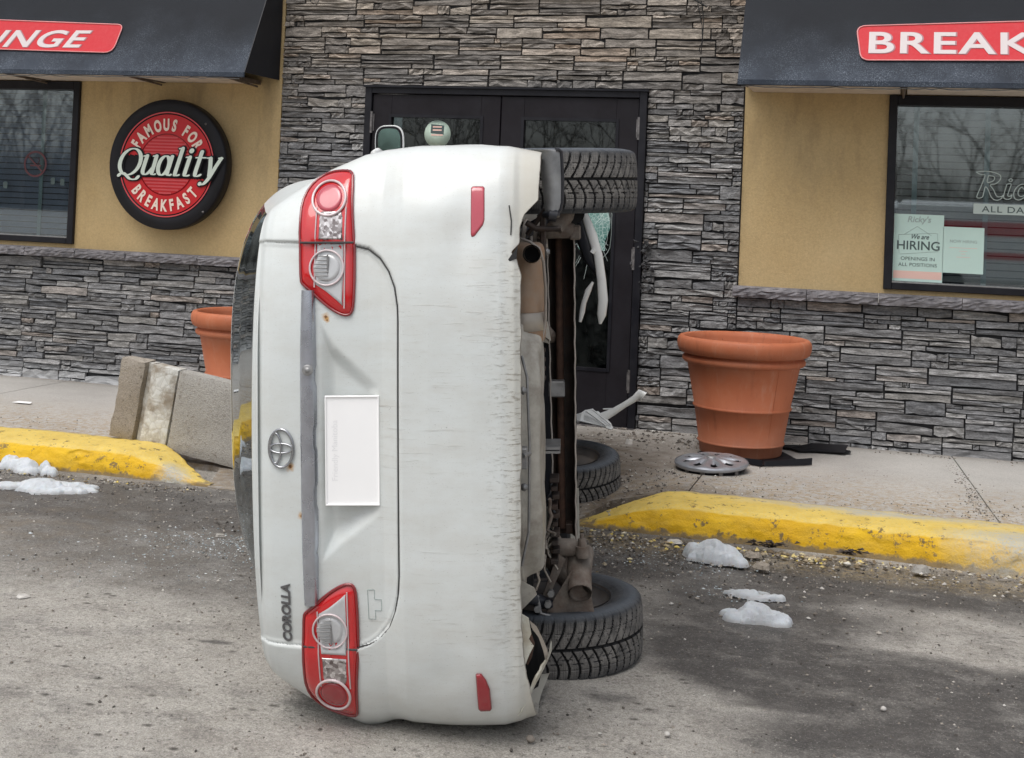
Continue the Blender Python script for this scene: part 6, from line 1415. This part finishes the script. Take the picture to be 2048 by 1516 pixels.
# scattered small stones
def scatter(name, mat, samples, label, flat=.7):
    S = np.array(samples); n = len(S); r = np.random.RandomState(len(S)); base = np.array([(1,0,0),(0,1,0),(-1,0,0),(0,-1,0),(0,0,1),(0,0,-1)], float); F = np.array([(0,1,4),(1,2,4),(2,3,4),(3,0,4),(1,0,5),(2,1,5),(3,2,5),(0,3,5)])
    V = base[None]*r.uniform(.55, 1.25, (n, 6, 1)); an = r.rand(n)*6.28; c, s_ = np.cos(an), np.sin(an); V = np.stack([V[..., 0]*c[:, None]-V[..., 1]*s_[:, None]*.8, V[..., 0]*s_[:, None]+V[..., 1]*c[:, None]*.8, V[..., 2]*flat], -1)
    V[..., :2] += r.uniform(-.25, .25, (n, 6, 2)); V = V*S[:, None, 3:4] + S[:, None, :3]; V[..., 2] += S[:, None, 3]*flat*.45
    me = bpy.data.meshes.new(name); FF = (F[None]+np.arange(n)[:, None, None]*6).reshape(-1, 3); me.from_pydata(V.reshape(-1, 3).tolist(), [], FF.tolist()); me.materials.append(mat); o = link(name, me); tag(o, label, 'gravel', kind='stuff'); return o
r = np.random.RandomState(21); S = []
def gz(x, y):
    xi = (x-(-8))/.05; return float(np.interp(0, [0, 1], [0, 0])) - .004
def add(n, fx, fy, smin, smax, z=None, pw=2.5):
    for _ in range(n):
        x, y = fx(), fy(); s_ = smin+(smax-smin)*r.rand()**pw; zz = (float(walk_z(np.array(x), np.array(y))) if z == 'w' else -.004); S.append((x, y, zz, s_))
add(9500, lambda: r.uniform(-5.0, 1.4), lambda: r.uniform(-5.6, -2.42), .0018, .0085, pw=4.5)
add(1500, lambda: r.normal(-3.2, 1.0), lambda: r.normal(-2.9, .35), .002, .010, pw=3)
add(1700, lambda: r.uniform(-1.6, 1.4), lambda: -2.42-abs(r.normal(0, .22)), .002, .013, pw=3)
add(900, lambda: r.normal(-1.05, .38), lambda: r.normal(-2.75, .25), .002, .012, pw=3)
add(900, lambda: r.uniform(-5.5, -3.5), lambda: -2.42-abs(r.normal(0, .14)), .002, .012, pw=3)
add(260, lambda: r.normal(-.6, .4), lambda: r.normal(-3.2, .3), .003, .013, pw=3)
scatter('gravel', M_grit, S, 'loose grit and small stones scattered over the lot')
S = []
add(2400, lambda: r.uniform(-1.5, 1.4), lambda: -1.88+abs(r.normal(0, .42)), .0012, .006, 'w', 4); add(1000, lambda: r.normal(-1.45, .35), lambda: r.normal(-1.75, .35), .002, .013, 'w', 3)
add(700, lambda: r.normal(-1.45, .3), lambda: min(-.07, r.normal(-.35, .25)), .002, .016, 'w', 3); add(800, lambda: r.uniform(-3.6, -1.6), lambda: r.uniform(-2.3, -.4), .002, .012, 'w', 3); add(500, lambda: r.uniform(-6.5, -4), lambda: -1.85+abs(r.normal(0, .16)), .0012, .006, 'w', 3)
for _ in range(420):
    t = r.rand(); S.append((.29+.17*t+r.normal(0, .012+.03*t), -.05-1.88*t, .118, r.uniform(.002, .008)))
add(260, lambda: r.uniform(-1.3, 1.3), lambda: -.06-abs(r.normal(0, .05)), .002, .010, 'w', 3)
S = [q for q in S if q[1] > -1.93 or -3.5 < q[0] < -1.3]
scatter('pavement_grit', M_grit, S, 'sand and grit on the pavement')
S = []
add(420, lambda: r.uniform(-1.5, 1.3), lambda: -2.43-abs(r.normal(0, .10)), .003, .018, pw=2.2); add(260, lambda: r.normal(-1.25, .3), lambda: r.normal(-2.35, .25), .003, .018, pw=2.2); add(140, lambda: r.normal(-.45, .25), lambda: -2.46-abs(r.normal(0, .06)), .006, .022, pw=1.6); add(120, lambda: r.uniform(-4.8, -3.4), lambda: -2.43-abs(r.normal(0, .07)), .003, .012, pw=2)
scatter('kerb_rubble', M_rubble, S, 'crumbled kerb concrete with yellow paint flakes along the kerbs', .55)
S = []
add(1500, lambda: r.normal(-2.72, .36), lambda: r.normal(-3.42, .16), .0015, .008, pw=2.5); add(500, lambda: r.normal(-3.0, .5), lambda: r.normal(-3.9, .14), .0015, .006, pw=2.5); add(420, lambda: r.normal(-1.0, .26), lambda: r.normal(-2.82, .12), .0015, .008, pw=2.5); add(120, lambda: r.normal(-.62, .12), lambda: r.normal(-3.22, .06), .002, .008, pw=2)
scatter('glass_crumbs', M_shard, S, 'crumbs of safety glass scattered on the tarmac', .4)

# ------------------------------------------------------------------ across the lot, mirrored in the windows
M_bark = plain('bare_bark', (.17,.145,.125), .9, var=.3)
def tree_mesh(seed):
    r = random.Random(seed); b = MB()
    def grow(p, d, L, rad_, lev):
        q = p; pts = [q]; n = 3
        for k in range(n):
            d = (d + Vector((r.gauss(0, .10), r.gauss(0, .10), r.gauss(.03, .05)))).normalized(); q = q + d*L/n; pts.append(q)
        b.tube(pts, [rad_*(1-.35*k/n) for k in range(n+1)], 5 if lev < 2 else 3, caps=False)
        if lev < 5:
            for k in range(r.choice((2, 3, 3)) if lev else 5):
                a = r.uniform(.35, .8); ax_ = Vector((r.gauss(0, 1), r.gauss(0, 1), r.gauss(0, .3))).normalized(); nd = (Matrix.Rotation(a, 3, ax_) @ d); t = r.uniform(.45, 1) if lev == 0 else 1; grow(pts[0].lerp(pts[-1], t), nd, L*r.uniform(.6, .8), rad_*.58, lev+1)
    grow(Vector((0, 0, 0)), Vector((0, 0, 1)), 2.6, .13, 0); return b
tb = [tree_mesh(s_) for s_ in (1, 2, 3)]; tms = [t.mesh('tree_crown', M_bark) for t in tb]
for k in range(40):
    x = -70+k*2.9+random.uniform(-1, 1); y = -70-random.uniform(0, 14); t = empty('bare_tree', (x, y, 0), 'leafless tree in the row across the lot, mirrored in the windows', 'tree', 'bare trees mirrored in the windows'); o = link('trunk_and_branches', tms[k % 3], t); s_ = random.uniform(.85, 1.15); t.scale = (s_*1.2, s_*1.2, s_*1.35); t.rotation_euler = (0, 0, random.uniform(0, 6))
n_ = 16000; rr_ = np.random.RandomState(4); bx = rr_.uniform(-85, 50, n_); by = rr_.uniform(-92, -72, n_); H_ = rr_.uniform(1.5, 5.6, n_)*(.7+.5*value_noise(bx*.25+50, by*.1+60, 3, 2)); lx, ly = rr_.normal(0, .5, n_), rr_.normal(0, .5, n_); wd_ = rr_.uniform(.03, .09, n_)
V_ = np.stack([np.stack([bx-wd_, by, np.zeros(n_)], 1), np.stack([bx+wd_, by, np.zeros(n_)], 1), np.stack([bx+lx, by+ly, H_], 1)], 1).reshape(-1, 3); me = bpy.data.meshes.new('thicket'); me.from_pydata(V_.tolist(), [], np.arange(n_*3).reshape(-1, 3).tolist()); me.materials.append(M_bark); o = link('thicket', me); tag(o, 'far bare thicket across the lot, mirrored in the windows', 'bushes', kind='stuff')
van = empty('rescue_truck', (0, 0, 0), 'white truck with red stripes parked across the lot, mirrored in the right window', 'truck')
vx0, vx1, vy = -.6, 6.4, -16.0
b = MB(); b.box((vx0+.5, vy-2, .55), (vx1, vy, 1.95), .08); b.box((vx0-.9, vy-2, .55), (vx0+.5, vy-.02, 1.35), .1); b.box((vx0-.2, vy-1.9, 1.3), (vx0+.6, vy-.06, 1.93), .12); b.build('truck_body', M_paintclean, van)
b = MB(); b.box((vx0-.6, vy+.001, 1.38), (vx1, vy+.012, 1.62)); b.box((vx0-.6, vy+.001, .98), (vx1, vy+.012, 1.10)); b.build('red_stripe', plain('truck_stripe_red', (.55,.03,.05), .4), van)
b = MB(); add_text(b, 'RESCUE 22', frame((4.0, vy+.02, 1.41), (-1, 0, 0), (0, 0, 1)), size=.26, align='CENTER', sx=1.2); b.build('truck_lettering', M_plate, van)
for xw in (.6, 5.2):
    b = MB(); b.lathe([(.0, 0), (.2, .02), (.22, .02), (.42, .01), (.45, -.02), (.45, -.22), (0, -.22)], 32, frame((xw, vy+.05, .45), (-1, 0, 0), (0, 0, 1))); b.build('truck_wheel', M_tank, van)
